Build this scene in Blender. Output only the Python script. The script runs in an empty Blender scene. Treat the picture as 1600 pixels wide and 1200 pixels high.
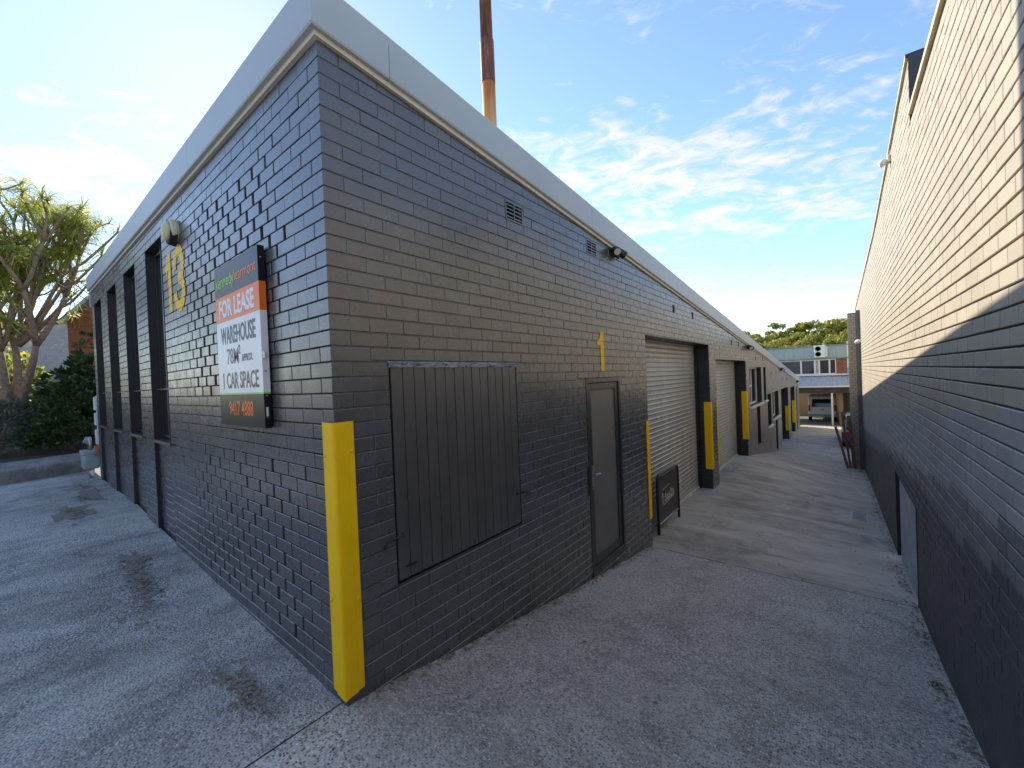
import bpy, bmesh, math, random
from mathutils import Vector, Matrix
import mathutils.noise as mnoise
random.seed(7)
R = random.random
def ru(a, b): return a + (b - a) * R()
scene = bpy.context.scene
COL = scene.collection

# ------------------------------------------------------------------ camera
cam = bpy.data.cameras.new("camera")
cam.sensor_fit = 'HORIZONTAL'; cam.sensor_width = 36.0; cam.lens = 36.0 * 639.86 / 1600.0
cam.clip_start = 0.05; cam.clip_end = 2000
camo = bpy.data.objects.new("camera", cam); COL.objects.link(camo)
CAM = Vector((2.1344, -1.1130, 1.74))
r_ = Vector((0.77911459, 0.62554819, -0.04086464)); u_ = Vector((0.02470809, 0.0344936, 0.99909945)); d_ = Vector((-0.62639442, 0.77942264, -0.01141837))
M = Matrix((r_, u_, -d_)).transposed().to_4x4(); M.translation = CAM
camo.matrix_world = M
scene.camera = camo
def pix(P):
    q = Vector(P) - CAM; z = q.dot(d_)
    if z < .05: return None
    return (800 + 639.86 * q.dot(r_) / z, 600 - 639.86 * q.dot(u_) / z, z)

# ------------------------------------------------------------------ light
SUN_AZ, SUN_EL = math.radians(72.0), math.radians(30.5)      # azimuth from +Y towards -X
SUN = Vector((-math.sin(SUN_AZ) * math.cos(SUN_EL), math.cos(SUN_AZ) * math.cos(SUN_EL), math.sin(SUN_EL)))
sl = bpy.data.lights.new("sun", 'SUN'); sl.energy = 2.0; sl.angle = math.radians(0.6); sl.color = (1.0, 0.90, 0.74)
so = bpy.data.objects.new("sun", sl); COL.objects.link(so)
so.rotation_euler = SUN.to_track_quat('Z', 'Y').to_euler(); so.location = (-60, 20, 40)

world = bpy.data.worlds.new("World"); scene.world = world; world.use_nodes = True
nt = world.node_tree; N = nt.nodes; Lk = nt.links
N.clear()
def wn(t, **k):
    n = N.new(t)
    for a, b in k.items(): setattr(n, a, b)
    return n
def wmath(op, a, b=None, c=None, clamp=False):
    n = wn('ShaderNodeMath', operation=op, use_clamp=clamp)
    for i, v in enumerate((a, b, c)):
        if v is None: continue
        if isinstance(v, (int, float)): n.inputs[i].default_value = v
        else: Lk.new(v, n.inputs[i])
    return n.outputs[0]
sky = wn('ShaderNodeTexSky', sky_type='NISHITA', sun_disc=False, sun_elevation=SUN_EL, sun_rotation=-SUN_AZ,
         altitude=50, air_density=0.9, dust_density=0.0, ozone_density=2.4)
tc = wn('ShaderNodeTexCoord')
sep = wn('ShaderNodeSeparateXYZ'); Lk.new(tc.outputs['Generated'], sep.inputs[0])
zc = wmath('ADD', wmath('MAXIMUM', sep.outputs[2], 0.0), 0.10)
px_ = wmath('DIVIDE', sep.outputs[0], zc); py_ = wmath('DIVIDE', sep.outputs[1], zc)
# rotate so that streaks run with the wind, then stretch
a = math.radians(28)
ua = wmath('ADD', wmath('MULTIPLY', px_, math.cos(a)), wmath('MULTIPLY', py_, math.sin(a)))
va = wmath('SUBTRACT', wmath('MULTIPLY', py_, math.cos(a)), wmath('MULTIPLY', px_, math.sin(a)))
def wnoise(su, sv, scale, detail, rough, dist, off):
    cx = wn('ShaderNodeCombineXYZ')
    Lk.new(wmath('MULTIPLY', ua, su), cx.inputs[0]); Lk.new(wmath('MULTIPLY', va, sv), cx.inputs[1]); cx.inputs[2].default_value = off
    n = wn('ShaderNodeTexNoise'); n.inputs['Scale'].default_value = scale; n.inputs['Detail'].default_value = detail
    n.inputs['Roughness'].default_value = rough; n.inputs['Distortion'].default_value = dist
    Lk.new(cx.outputs[0], n.inputs['Vector']); return n.outputs['Fac']
big = wnoise(.55, 1.0, 0.62, 2, .5, .2, 11.3)
fine = wnoise(.62, 1.0, 4.4, 9, .62, 1.3, 1.3)
dap = wnoise(.80, 1.0, 9.0, 6, .62, 1.2, 5.2)
streak = wnoise(.20, 1.0, 1.5, 9, .62, .4, 8.1)
cov = wmath('ADD', wmath('MULTIPLY', big, .70), wmath('MULTIPLY', fine, .68))
cov = wmath('ADD', cov, wmath('MULTIPLY', streak, .55))
cov = wmath('ADD', cov, wmath('MULTIPLY', dap, .52))
# the layer is seen edge-on towards the horizon and so looks denser there
hz = wmath('POWER', wmath('SUBTRACT', 1.0, wmath('MAXIMUM', sep.outputs[2], 0.0), clamp=True), 2.5)
cov = wmath('ADD', cov, wmath('MULTIPLY', hz, .13))
mr = wn('ShaderNodeMapRange', interpolation_type='SMOOTHSTEP'); Lk.new(cov, mr.inputs[0])
mr.inputs[1].default_value = 1.18; mr.inputs[2].default_value = 1.47; mr.inputs[3].default_value = 0; mr.inputs[4].default_value = .88
# aureole: thin high haze scatters round the sun
vd = wn('ShaderNodeVectorMath', operation='DOT_PRODUCT'); Lk.new(tc.outputs['Generated'], vd.inputs[0]); vd.inputs[1].default_value = SUN
dt = wmath('MAXIMUM', vd.outputs['Value'], 0.0)
aur = wmath('ADD', wmath('MULTIPLY', wmath('POWER', dt, 5.0), .12), wmath('MULTIPLY', wmath('POWER', dt, 30.0), .40), clamp=True)
SKY_S = 0.083
bgs = wn('ShaderNodeBackground'); Lk.new(sky.outputs[0], bgs.inputs[0]); bgs.inputs[1].default_value = SKY_S
bgc = wn('ShaderNodeBackground'); bgc.inputs[0].default_value = (1.0, .95, .87, 1); bgc.inputs[1].default_value = 1.0
clb = wmath('ADD', wmath('MULTIPLY', wmath('POWER', dt, 5.0), .05), .265)
Lk.new(clb, bgc.inputs[1])
mx = wn('ShaderNodeMixShader')
fac = wmath('MAXIMUM', mr.outputs[0], aur)
Lk.new(fac, mx.inputs[0]); Lk.new(bgs.outputs[0], mx.inputs[1]); Lk.new(bgc.outputs[0], mx.inputs[2])
out = wn('ShaderNodeOutputWorld'); Lk.new(mx.outputs[0], out.inputs[0])

vs = scene.view_settings
vs.view_transform = 'Standard'; vs.look = 'None'; vs.exposure = 2.03; vs.gamma = 1.0; vs.use_curve_mapping = False

# ------------------------------------------------------------------ materials
class NB:
    def __init__(s, name):
        s.m = bpy.data.materials.new(name); s.m.use_nodes = True
        s.t = s.m.node_tree; s.t.nodes.clear()
        s.out = s.t.nodes.new('ShaderNodeOutputMaterial')
        s.b = s.t.nodes.new('ShaderNodeBsdfPrincipled')
        s.t.links.new(s.b.outputs[0], s.out.inputs[0])
        s._tc = None
    def n(s, t, **k):
        n = s.t.nodes.new(t)
        for a, b in k.items(): setattr(n, a, b)
        return n
    def l(s, a, b): s.t.links.new(a, b)
    def set(s, k, v):
        i = s.b.inputs[k]
        if hasattr(v, 'is_output'): s.l(v, i)
        elif isinstance(v, tuple): i.default_value = (*v, 1) if len(v) == 3 else v
        else: i.default_value = v
        return s
    def co(s, kind='pos'):
        if kind == 'pos':
            if not getattr(s, '_g', None): s._g = s.n('ShaderNodeNewGeometry')
            return s._g.outputs['Position']
        if not s._tc: s._tc = s.n('ShaderNodeTexCoord')
        return s._tc.outputs['Object']
    def mp(s, v, sc):
        m = s.n('ShaderNodeMapping'); s.l(v, m.inputs[0]); m.inputs['Scale'].default_value = sc; return m.outputs[0]
    def noise(s, scale, det=4, rough=.55, dist=0, vec=None, out='Fac'):
        n = s.n('ShaderNodeTexNoise'); n.inputs['Scale'].default_value = scale; n.inputs['Detail'].default_value = det
        n.inputs['Roughness'].default_value = rough; n.inputs['Distortion'].default_value = dist
        s.l(vec if vec is not None else s.co(), n.inputs['Vector']); return n.outputs[out]
    def vor(s, scale, vec=None, feat='F1', out='Distance', rnd=1):
        n = s.n('ShaderNodeTexVoronoi', feature=feat); n.inputs['Scale'].default_value = scale; n.inputs['Randomness'].default_value = rnd
        s.l(vec if vec is not None else s.co(), n.inputs['Vector']); return n.outputs[out]
    def ramp(s, f, stops, interp='LINEAR'):
        r = s.n('ShaderNodeValToRGB'); r.color_ramp.interpolation = interp
        e = r.color_ramp.elements
        while len(e) < len(stops): e.new(.5)
        for i, (p, c) in enumerate(stops):
            e[i].position = p; e[i].color = (*c, 1) if isinstance(c, tuple) else (c, c, c, 1)
        s.l(f, r.inputs[0]); return r.outputs[0]
    def mix(s, f, a, b, mode='MIX'):
        m = s.n('ShaderNodeMix', data_type='RGBA', blend_type=mode)
        for i, v in ((0, f), (6, a), (7, b)):
            if hasattr(v, 'is_output'): s.l(v, m.inputs[i])
            elif isinstance(v, tuple): m.inputs[i].default_value = (*v, 1)
            else: m.inputs[i].default_value = v
        return m.outputs[2]
    def math(s, op, a, b=None, clamp=False):
        m = s.n('ShaderNodeMath', operation=op, use_clamp=clamp)
        for i, v in enumerate((a, b)):
            if v is None: continue
            if hasattr(v, 'is_output'): s.l(v, m.inputs[i])
            else: m.inputs[i].default_value = v
        return m.outputs[0]
    def bump(s, h, strength=.3, dist=.01, prev=None):
        b = s.n('ShaderNodeBump'); b.inputs['Strength'].default_value = strength; b.inputs['Distance'].default_value = dist
        s.l(h, b.inputs['Height'])
        if prev is not None: s.l(prev, b.inputs['Normal'])
        return b.outputs[0]
    def n_warp(s, P):
        a = s.n('ShaderNodeVectorMath', operation='SCALE'); s.l(s.noise(1.7, 6, .65, out='Color'), a.inputs[0]); a.inputs['Scale'].default_value = .5
        b = s.n('ShaderNodeVectorMath', operation='ADD'); s.l(P, b.inputs[0]); s.l(a.outputs[0], b.inputs[1]); return b.outputs[0]
    def rnd(s):
        """one random value per brick, joined or not"""
        g = s.n('ShaderNodeNewGeometry'); o = s.n('ShaderNodeObjectInfo')
        return s.math('FRACT', s.math('ADD', g.outputs['Random Per Island'], o.outputs['Random']))

def simple(name, col, rough=.5, var=.12, metal=0.0, bscale=60, bstr=.12, ior=1.5, scale=5):
    b = NB(name); n = b.noise(scale, 5, .6)
    lo = tuple(c * (1 - var) for c in col); hi = tuple(min(1, c * (1 + var)) for c in col)
    b.set('Base Color', b.ramp(n, [(.3, lo), (.7, hi)])).set('Roughness', rough).set('Metallic', metal).set('IOR', ior)
    if bstr: b.set('Normal', b.bump(b.noise(bscale, 4, .6), bstr, .003))
    return b.m

MAT = {}
def brick_paint(name, c1, c2, rough, ior, chips=None):
    b = NB(name); rn = b.rnd(); v = b.co()
    col = b.mix(rn, c1, c2)
    col = b.mix(b.math('MULTIPLY', b.ramp(b.noise(1.1, 5, .6), [(.45, 0.), (.75, 1.)]), .45), col, tuple(x * .72 for x in c1))
    dust = b.ramp(b.noise(14, 6, .7), [(.6, 0.), (.8, 1.)])
    col = b.mix(b.math('MULTIPLY', dust, .18), col, tuple(min(1, x * 1.7 + .01) for x in c2))
    runs = b.noise(7, 5, .6, .2, vec=b.mp(v, (1, 1, .08)))
    col = b.mix(b.math('MULTIPLY', b.ramp(runs, [(.58, 0.), (.72, 1.)]), .22), col, tuple(min(1, x * 1.5 + .01) for x in c2))
    if chips:
        ch = b.ramp(b.noise(23, 3, .5, .3), [(.735, 0.), (.76, 1.)])
        col = b.mix(ch, col, chips)
    b.set('Base Color', col).set('IOR', ior)
    b.set('Roughness', b.ramp(b.noise(6, 4, .6), [(.3, rough - .05), (.7, rough + .08)]))
    n1 = b.bump(b.noise(30, 4, .5), .05, .004)
    n2 = b.bump(b.noise(170, 3, .6), .05, .001, n1)
    pits = b.ramp(b.vor(13), [(.035, 0.), (.08, 1.)])
    n3 = b.bump(pits, .07, .002, n2)
    b.set('Normal', n3)
    MAT[name] = b.m
brick_paint('charcoal', (.070, .071, .077), (.091, .092, .097), .26, 1.88)
brick_paint('taupe', (.205, .185, .158), (.25, .228, .195), .34, 1.6)
brick_paint('cream', (.355, .313, .242), (.405, .358, .278), .6, 1.45, (.42, .36, .27))
brick_paint('grey_band', (.29, .285, .29), (.35, .34, .34), .5, 1.5, (.42, .38, .32))  # mid-grey bricks in a band below the cream
brick_paint('slate_band', (.115, .117, .132), (.155, .156, .172), .42, 1.5, (.22, .22, .22))  # darker slate bricks in a band below the grey
brick_paint('tan_brick', (.36, .25, .15), (.46, .33, .21), .8, 1.4)
brick_paint('red_brick', (.30, .10, .05), (.42, .17, .09), .85, 1.4, (.5, .34, .26))
brick_paint('grey_brick', (.42, .42, .42), (.52, .52, .51), .8, 1.4)
MAT['mortar_dark'] = simple('mortar_dark', (.045, .045, .048), .4, .2, ior=1.8)
MAT['reveal_shaded'] = simple('reveal_shaded', (.028, .028, .032), .4, .2)  # wall paint made darker here: shade of the recesses put into the colour
brick_paint('jamb_shaded', (.028, .028, .032), (.040, .040, .044), .35, 1.5)  # charcoal paint darkened: shade on the jamb bricks put into the colour
MAT['mortar_cream'] = simple('mortar_cream', (.085, .068, .055), .85, .3)
MAT['mortar_raw'] = simple('mortar_raw', (.24, .12, .07), .9, .5, bscale=30, bstr=.6, scale=22)
MAT['mortar_grey'] = simple('mortar_grey', (.20, .19, .18), .9)

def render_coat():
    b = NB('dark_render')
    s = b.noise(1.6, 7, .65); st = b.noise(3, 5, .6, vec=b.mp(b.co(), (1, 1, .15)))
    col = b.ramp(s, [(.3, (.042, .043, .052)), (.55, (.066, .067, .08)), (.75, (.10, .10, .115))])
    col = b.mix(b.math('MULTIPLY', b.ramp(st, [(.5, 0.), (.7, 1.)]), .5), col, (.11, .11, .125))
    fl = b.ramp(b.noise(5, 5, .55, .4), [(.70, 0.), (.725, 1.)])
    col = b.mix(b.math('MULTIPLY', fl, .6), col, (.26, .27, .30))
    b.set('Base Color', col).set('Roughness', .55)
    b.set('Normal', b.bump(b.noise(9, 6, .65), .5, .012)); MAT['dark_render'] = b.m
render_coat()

def concrete(name, base, light, dark, agg, aggs=(.5, .9), agg_scale=75, streak=None, crack=.0, patchy=1.0):
    """exposed-aggregate / trowelled concrete with stains; agg = how much the stones show"""
    b = NB(name); P = b.co()
    big = b.noise(.55, 6, .62, .4); mid = b.noise(2.6, 7, .68, .6)
    col = b.ramp(big, [(.28, dark), (.5, base), (.72, light)])
    col = b.mix(b.math('MULTIPLY', b.ramp(mid, [(.42, 0.), (.66, 1.)]), .55 * patchy), col, light)
    col = b.mix(b.math('MULTIPLY', b.ramp(b.noise(1.3, 6, .7, 1.), [(.52, 0.), (.70, 1.)]), .75), col, tuple(x * .6 for x in dark))
    col = b.mix(b.math('MULTIPLY', b.ramp(b.noise(2.1, 8, .72, .8), [(.54, 0.), (.70, 1.)]), .6), col, tuple(min(.75, x * 1.22) for x in light))
    hair = b.vor(.42, feat='DISTANCE_TO_EDGE', vec=b.n_warp(P))
    col = b.mix(b.math('MULTIPLY', b.ramp(hair, [(.0, 1.), (.0035, 0.)]), crack), col, tuple(x * .30 for x in dark))
    fl = b.math('MULTIPLY', b.ramp(b.noise(34, 3, .6, .5), [(.58, 0.), (.66, 1.)]), b.ramp(b.noise(1.4, 5, .65), [(.42, 0.), (.6, 1.)]))
    col = b.mix(b.math('MULTIPLY', fl, .55 * agg), col, tuple(min(.8, x * 1.25) for x in light))
    if streak:
        st = b.noise(2.2, 6, .6, .2, vec=b.mp(P, streak))
        col = b.mix(b.math('MULTIPLY', b.ramp(st, [(.50, 0.), (.66, 1.)]), .6), col, tuple(min(1, x * 1.25) for x in light))
        st2 = b.noise(3.1, 6, .6, .2, vec=b.mp(P, streak))
        col = b.mix(b.math('MULTIPLY', b.ramp(st2, [(.52, 0.), (.68, 1.)]), .65), col, tuple(x * .75 for x in dark))
    # stones
    cell = b.vor(agg_scale, out='Color'); dist = b.vor(agg_scale)
    sx = b.n('ShaderNodeSeparateColor'); b.l(cell, sx.inputs[0])
    stone = b.ramp(sx.outputs[0], [(0., tuple(x * .14 for x in base)), (.42, tuple(x * .50 for x in base)), (.7, tuple(x * 1.2 for x in base)), (1., tuple(min(.8, x * 1.65) for x in light))])
    worn = b.ramp(b.noise(1.0, 5, .6, .3), [(.3, aggs[0]), (.62, aggs[1])])
    f = b.math('MULTIPLY', b.math('MULTIPLY', b.ramp(dist, [(.35, 1.), (.60, 0.)]), worn), agg)
    col = b.mix(f, col, stone)
    grit = b.noise(160, 3, .7)
    col = b.mix(b.math('MULTIPLY', b.ramp(grit, [(.35, 0.), (.65, 1.)]), .25), col, tuple(x * .6 for x in dark))
    b.set('Base Color', col).set('Roughness', .78).set('IOR', 1.4)
    h = b.math('ADD', b.math('MULTIPLY', b.math('SUBTRACT', 1., dist), agg), b.math('MULTIPLY', b.noise(45, 5, .65), .8))
    n1 = b.bump(mid, .35, .03); n2 = b.bump(h, .85, .008, n1)
    b.set('Normal', n2); MAT[name] = b.m
concrete('aggregate', (.46, .425, .385), (.66, .62, .565), (.25, .233, .218), 1.0, (.55, 1.))
concrete('yard_concrete', (.40, .39, .375), (.62, .605, .58), (.185, .182, .18), .95, (.45, 1.), 80, streak=(.9, .28, 1), crack=.8)
concrete('lane_concrete', (.43, .385, .33), (.58, .525, .455), (.26, .232, .20), .35, (.1, .7), 95, streak=(.25, 1.1, 1), crack=.75)
concrete('kerb_concrete', (.24, .24, .24), (.42, .42, .41), (.10, .10, .105), .3)
concrete('threshold_paint', (.38, .41, .43), (.50, .53, .54), (.22, .24, .25), .1)
MAT['crack_dirt'] = simple('crack_dirt', (.035, .032, .03), .95, .4)
MAT['dirt'] = simple('dirt', (.23, .21, .19), .95, .65, bscale=90, bstr=.9, scale=70)
MAT['soil'] = simple('soil', (.075, .055, .04), .95, .5, bscale=25, bstr=.8, scale=9)
MAT['far_asphalt'] = simple('far_asphalt', (.16, .15, .135), .9, .2)
MAT['fascia'] = simple('fascia', (.41, .465, .48), .42, .05, bstr=.05, scale=1.2)
MAT['lip'] = simple('lip', (.62, .58, .48), .6, .12)
MAT['seam'] = simple('seam', (.22, .25, .26), .6)
MAT['roof_metal'] = simple('roof_metal', (.40, .42, .42), .5, .08)

def yellow_paint():
    b = NB('yellow'); n = b.noise(3, 5, .6)
    col = b.ramp(n, [(.35, (.90, .55, .0)), (.65, (.96, .62, .002))])
    col = b.mix(b.math('MULTIPLY', b.ramp(b.noise(40, 4, .7, vec=b.mp(b.co(), (1, 1, .12))), [(.66, 0.), (.76, 1.)]), .25), col, (.45, .27, .02))
    b.set('Base Color', col).set('Roughness', .5).set('IOR', 1.38)
    b.set('Normal', b.bump(b.noise(25, 3, .5), .08, .003)); MAT['yellow'] = b.m
yellow_paint()
MAT['timber_black'] = simple('timber_black', (.075, .074, .077), .36, .18, ior=1.8, bscale=45, bstr=.25)
def peel():
    b = NB('peeling_flash'); n = b.noise(38, 5, .7, 1.2, vec=b.mp(b.co(), (1, .35, 1)))
    b.set('Base Color', b.ramp(n, [(.38, (.05, .05, .055)), (.5, (.28, .31, .37)), (.7, (.52, .54, .58))])).set('Roughness', .4)
    b.set('Normal', b.bump(n, .8, .01)); MAT['peeling_flash'] = b.m
peel()
MAT['gap_black'] = simple('gap_black', (.008, .008, .009), .8)
MAT['black_metal'] = simple('black_metal', (.020, .020, .022), .38, .2)
MAT['dark_frame'] = simple('dark_frame', (.030, .030, .032), .32, .2, ior=1.7)
MAT['steel'] = simple('steel', (.42, .42, .42), .35, .15, metal=.8)
MAT['white_paint'] = simple('white_paint', (.74, .74, .72), .5, .06)
MAT['cream_plastic'] = simple('cream_plastic', (.58, .58, .38), .4, .08)
def screen_mesh():
    b = NB('screen_mesh'); w = b.n('ShaderNodeTexWave', wave_type='BANDS', bands_direction='Z'); w.inputs['Scale'].default_value = 90
    b.l(b.co(), w.inputs[0]); w2 = b.n('ShaderNodeTexWave', wave_type='BANDS', bands_direction='Y'); w2.inputs['Scale'].default_value = 90
    b.l(b.co(), w2.inputs[0]); f = b.math('MULTIPLY', w.outputs['Fac'], w2.outputs['Fac'])
    f2 = b.math('ADD', b.math('MULTIPLY', f, .6), b.math('MULTIPLY', b.noise(2.5, 5, .6), .4))
    b.set('Base Color', b.ramp(f2, [(.1, (.10, .10, .10)), (.7, (.27, .26, .25))])).set('Roughness', .5).set('Metallic', .25).set('IOR', 1.7)
    MAT['screen_mesh'] = b.m
screen_mesh()
def roller():
    b = NB('roller_metal'); st = b.noise(2.0, 5, .6, vec=b.mp(b.co(), (1, 1, .25)))
    col = b.ramp(st, [(.35, (.34, .345, .34)), (.7, (.47, .475, .46))])
    col = b.mix(b.math('MULTIPLY', b.ramp(b.noise(9, 6, .7), [(.55, 0.), (.75, 1.)]), .3), col, (.16, .15, .13))
    b.set('Base Color', col).set('Roughness', .42).set('Metallic', .15).set('IOR', 1.6)
    b.set('Normal', b.bump(b.noise(30, 3, .5), .08, .003)); MAT['roller_metal'] = b.m
roller()
def rust():
    b = NB('rusty_pipe'); P = b.co()
    z = b.n('ShaderNodeSeparateXYZ'); b.l(P, z.inputs[0])
    st = b.noise(9, 6, .65, .3, vec=b.mp(P, (3.2, 3.2, .22)))
    h = b.math('ADD', b.math('MULTIPLY', b.math('SUBTRACT', z.outputs[2], 4.4), .95), b.math('MULTIPLY', b.math('SUBTRACT', st, .5), 1.0))
    col = b.ramp(h, [(.10, (.62, .42, .19)), (.32, (.60, .31, .10)), (.55, (.55, .19, .045)), (.82, (.34, .095, .03))])
    b.set('Base Color', col).set('Roughness', .8); b.set('Normal', b.bump(b.noise(60, 5, .7), .4, .004)); MAT['rusty_pipe'] = b.m
    c = NB('brown_pipe'); st = c.noise(9, 6, .65, .3, vec=c.mp(c.co(), (3.2, 3.2, .3)))
    c.set('Base Color', c.ramp(st, [(.4, (.085, .038, .030)), (.56, (.20, .07, .035)), (.68, (.42, .20, .12))])).set('Roughness', .65); MAT['brown_pipe'] = c.m
rust()
def glass(name, col=(.03, .035, .04), rough=.06):
    b = NB(name); b.set('Base Color', col).set('Roughness', rough).set('IOR', 1.6)
    b.set('Normal', b.bump(b.noise(2.5, 2, .5), .05, .01)); MAT[name] = b.m
glass('dark_glass')
glass('van_glass', (.02, .025, .02))
def leafmat(name, c1, c2, c3, tr=.35):
    b = NB(name); n = b.noise(3.5, 4, .6); rn = b.rnd()
    col = b.mix(b.ramp(n, [(.35, 0.), (.65, 1.)]), c1, c2); col = b.mix(b.math('MULTIPLY', b.math('POWER', rn, 3.), .8), col, c3)
    b.set('Base Color', col).set('Roughness', .5)
    t = b.n('ShaderNodeBsdfTranslucent'); b.l(col, t.inputs[0]); mx = b.n('ShaderNodeMixShader'); mx.inputs[0].default_value = tr
    b.l(b.b.outputs[0], mx.inputs[1]); b.l(t.outputs[0], mx.inputs[2]); b.l(mx.outputs[0], b.out.inputs[0]); MAT[name] = b.m
leafmat('strap_leaf', (.21, .29, .06), (.40, .44, .09), (.75, .62, .10), .6)
leafmat('shrub_leaf', (.022, .050, .014), (.050, .095, .022), (.11, .17, .05), .3)
leafmat('grey_leaf', (.060, .080, .060), (.11, .13, .10), (.17, .18, .13), .2)
leafmat('gum_leaf', (.17, .20, .04), (.33, .33, .055), (.50, .42, .06), .3)
MAT['bark'] = simple('bark', (.27, .19, .13), .9, .35, bscale=30, bstr=.7, scale=12)
MAT['gum_bark'] = simple('gum_bark', (.35, .31, .26), .9, .3)
MAT['meter_grey'] = simple('meter_grey', (.30, .36, .39), .5, .15)
MAT['pale_steel'] = simple('pale_steel', (.34, .39, .44), .4, .25, scale=4)
MAT['terracotta'] = simple('terracotta', (.40, .16, .08), .8, .3)
MAT['litter'] = simple('litter', (.24, .20, .15), .9, .7, scale=60)
MAT['weed'] = simple('weed', (.07, .11, .035), .7, .4)
MAT['clad_green'] = simple('clad_green', (.33, .42, .40), .55, .06)
MAT['clad_trim'] = simple('clad_trim', (.20, .25, .25), .6)
MAT['awning'] = simple('awning', (.40, .45, .50), .5, .1)
MAT['far_render'] = simple('far_render', (.42, .45, .48), .7, .1)
MAT['far_dark'] = simple('far_dark', (.05, .045, .042), .8, .3)
MAT['blind'] = simple('blind', (.38, .37, .33), .7, .2, scale=30)
MAT['timber_brown'] = simple('timber_brown', (.19, .10, .05), .8, .5, bscale=20, bstr=.5, scale=14)
MAT['van_white'] = simple('van_white', (.78, .77, .72), .25, .03)
MAT['tail_red'] = simple('tail_red', (.50, .015, .015), .25)
MAT['tyre'] = simple('tyre', (.02, .02, .02), .8)
MAT['car_dark'] = simple('car_dark', (.05, .06, .08), .2, .1, ior=1.8)
MAT['roof_dark'] = simple('roof_dark', (.055, .060, .066), .6, .1)
MAT['cap_cream'] = simple('cap_cream', (.56, .47, .32), .7, .2)
MAT['sign_black'] = simple('sign_black', (.014, .014, .017), .3, .05, bstr=0, ior=1.33)
MAT['sign_orange'] = simple('sign_orange', (.90, .20, .020), .3, .05, bstr=0, ior=1.33)
MAT['sign_white'] = simple('sign_white', (.82, .84, .86), .3, .05, bstr=0, ior=1.33)
MAT['sign_navy'] = simple('sign_navy', (.018, .015, .035), .3, .05, bstr=0, ior=1.33)
MAT['sign_green'] = simple('sign_green', (.30, .72, .05), .3, .05, bstr=0, ior=1.33)
MAT['sign_brown'] = simple('sign_brown', (.040, .030, .026), .35, .3, bstr=0)
MAT['script_white'] = simple('script_white', (.8, .78, .75), .5, .1, bstr=0)
MAT['hill'] = simple('hill', (.09, .11, .035), .95, .4, scale=.1, bstr=0)
MAT['lens'] = simple('lens', (.55, .55, .50), .15, .1, bstr=0)

# ------------------------------------------------------------------ mesh helpers
class MB:
    def __init__(s): s.v = []; s.f = []; s.mi = []; s.cur = 0
    def poly(s, pts, mi=None):
        i = len(s.v); s.v += [tuple(p) for p in pts]; s.f.append(tuple(range(i, i + len(pts)))); s.mi.append(s.cur if mi is None else mi)
    def mesh(s, vs, fs, mi=None):
        i = len(s.v); s.v += [tuple(p) for p in vs]
        for f in fs: s.f.append(tuple(i + k for k in f)); s.mi.append(s.cur if mi is None else mi)
    def box(s, a, b, T=None, mi=None):
        x0, y0, z0 = a; x1, y1, z1 = b
        vs = [(x0, y0, z0), (x1, y0, z0), (x1, y1, z0), (x0, y1, z0), (x0, y0, z1), (x1, y0, z1), (x1, y1, z1), (x0, y1, z1)]
        if T: vs = [T(*p) for p in vs]
        s.mesh(vs, [(0, 3, 2, 1), (4, 5, 6, 7), (0, 1, 5, 4), (1, 2, 6, 5), (2, 3, 7, 6), (3, 0, 4, 7)], mi)
    def tube(s, path, rad, n=8, mi=None, caps=True):
        path = [Vector(p) for p in path]; rings = []
        if not isinstance(rad, (list, tuple)): rad = [rad] * len(path)
        ref = Vector((0, 0, 1)); base = len(s.v); prevx = None
        for i, p in enumerate(path):
            t = (path[min(i + 1, len(path) - 1)] - path[max(i - 1, 0)]).normalized()
            if prevx is None:
                x = t.cross(ref)
                if x.length < .1: x = t.cross(Vector((1, 0, 0)))
            else: x = prevx - t * prevx.dot(t)
            x.normalize(); prevx = x; y = t.cross(x)
            for k in range(n):
                a = 2 * math.pi * k / n; s.v.append(tuple(p + (x * math.cos(a) + y * math.sin(a)) * rad[i]))
        m = s.cur if mi is None else mi
        for i in range(len(path) - 1):
            for k in range(n):
                s.f.append((base + i * n + k, base + i * n + (k + 1) % n, base + (i + 1) * n + (k + 1) % n, base + (i + 1) * n + k)); s.mi.append(m)
        if caps:
            s.f.append(tuple(base + k for k in reversed(range(n)))); s.mi.append(m)
            s.f.append(tuple(base + (len(path) - 1) * n + k for k in range(n))); s.mi.append(m)
    def build(s, name, mats, parent=None, kind=None, label=None, smooth=False, recalc=True, bevel=0, loc=None):
        me = bpy.data.meshes.new(name); me.from_pydata(s.v, [], s.f)
        mats = mats if isinstance(mats, (list, tuple)) else [mats]
        for m in mats: me.materials.append(MAT[m] if isinstance(m, str) else m)
        me.polygons.foreach_set('material_index', s.mi)
        if recalc:
            bm = bmesh.new(); bm.from_mesh(me); bmesh.ops.recalc_face_normals(bm, faces=bm.faces)
            if bevel:
                es = [e for e in bm.edges if e.is_manifold and e.calc_face_angle(0) > .6]
                bmesh.ops.bevel(bm, geom=es, offset=bevel, segments=2, affect='EDGES', profile=.5, clamp_overlap=True)
            bm.to_mesh(me); bm.free()
        if smooth: me.polygons.foreach_set('use_smooth', [True] * len(me.polygons))
        o = bpy.data.objects.new(name, me); COL.objects.link(o)
        if parent: o.parent = parent
        if kind: o['kind'] = kind
        if label: o['label'] = label
        if loc: o.location = loc
        return o
def thing(name, label, cat, loc=(0, 0, 0), group=None):
    o = bpy.data.objects.new(name, None); COL.objects.link(o); o.location = loc; o.empty_display_size = .1
    o['label'] = label; o['category'] = cat
    if group: o['group'] = group
    return o
def tag(o, label, cat, group=None):
    o['label'] = label; o['category'] = cat
    if group: o['group'] = group
    return o
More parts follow.
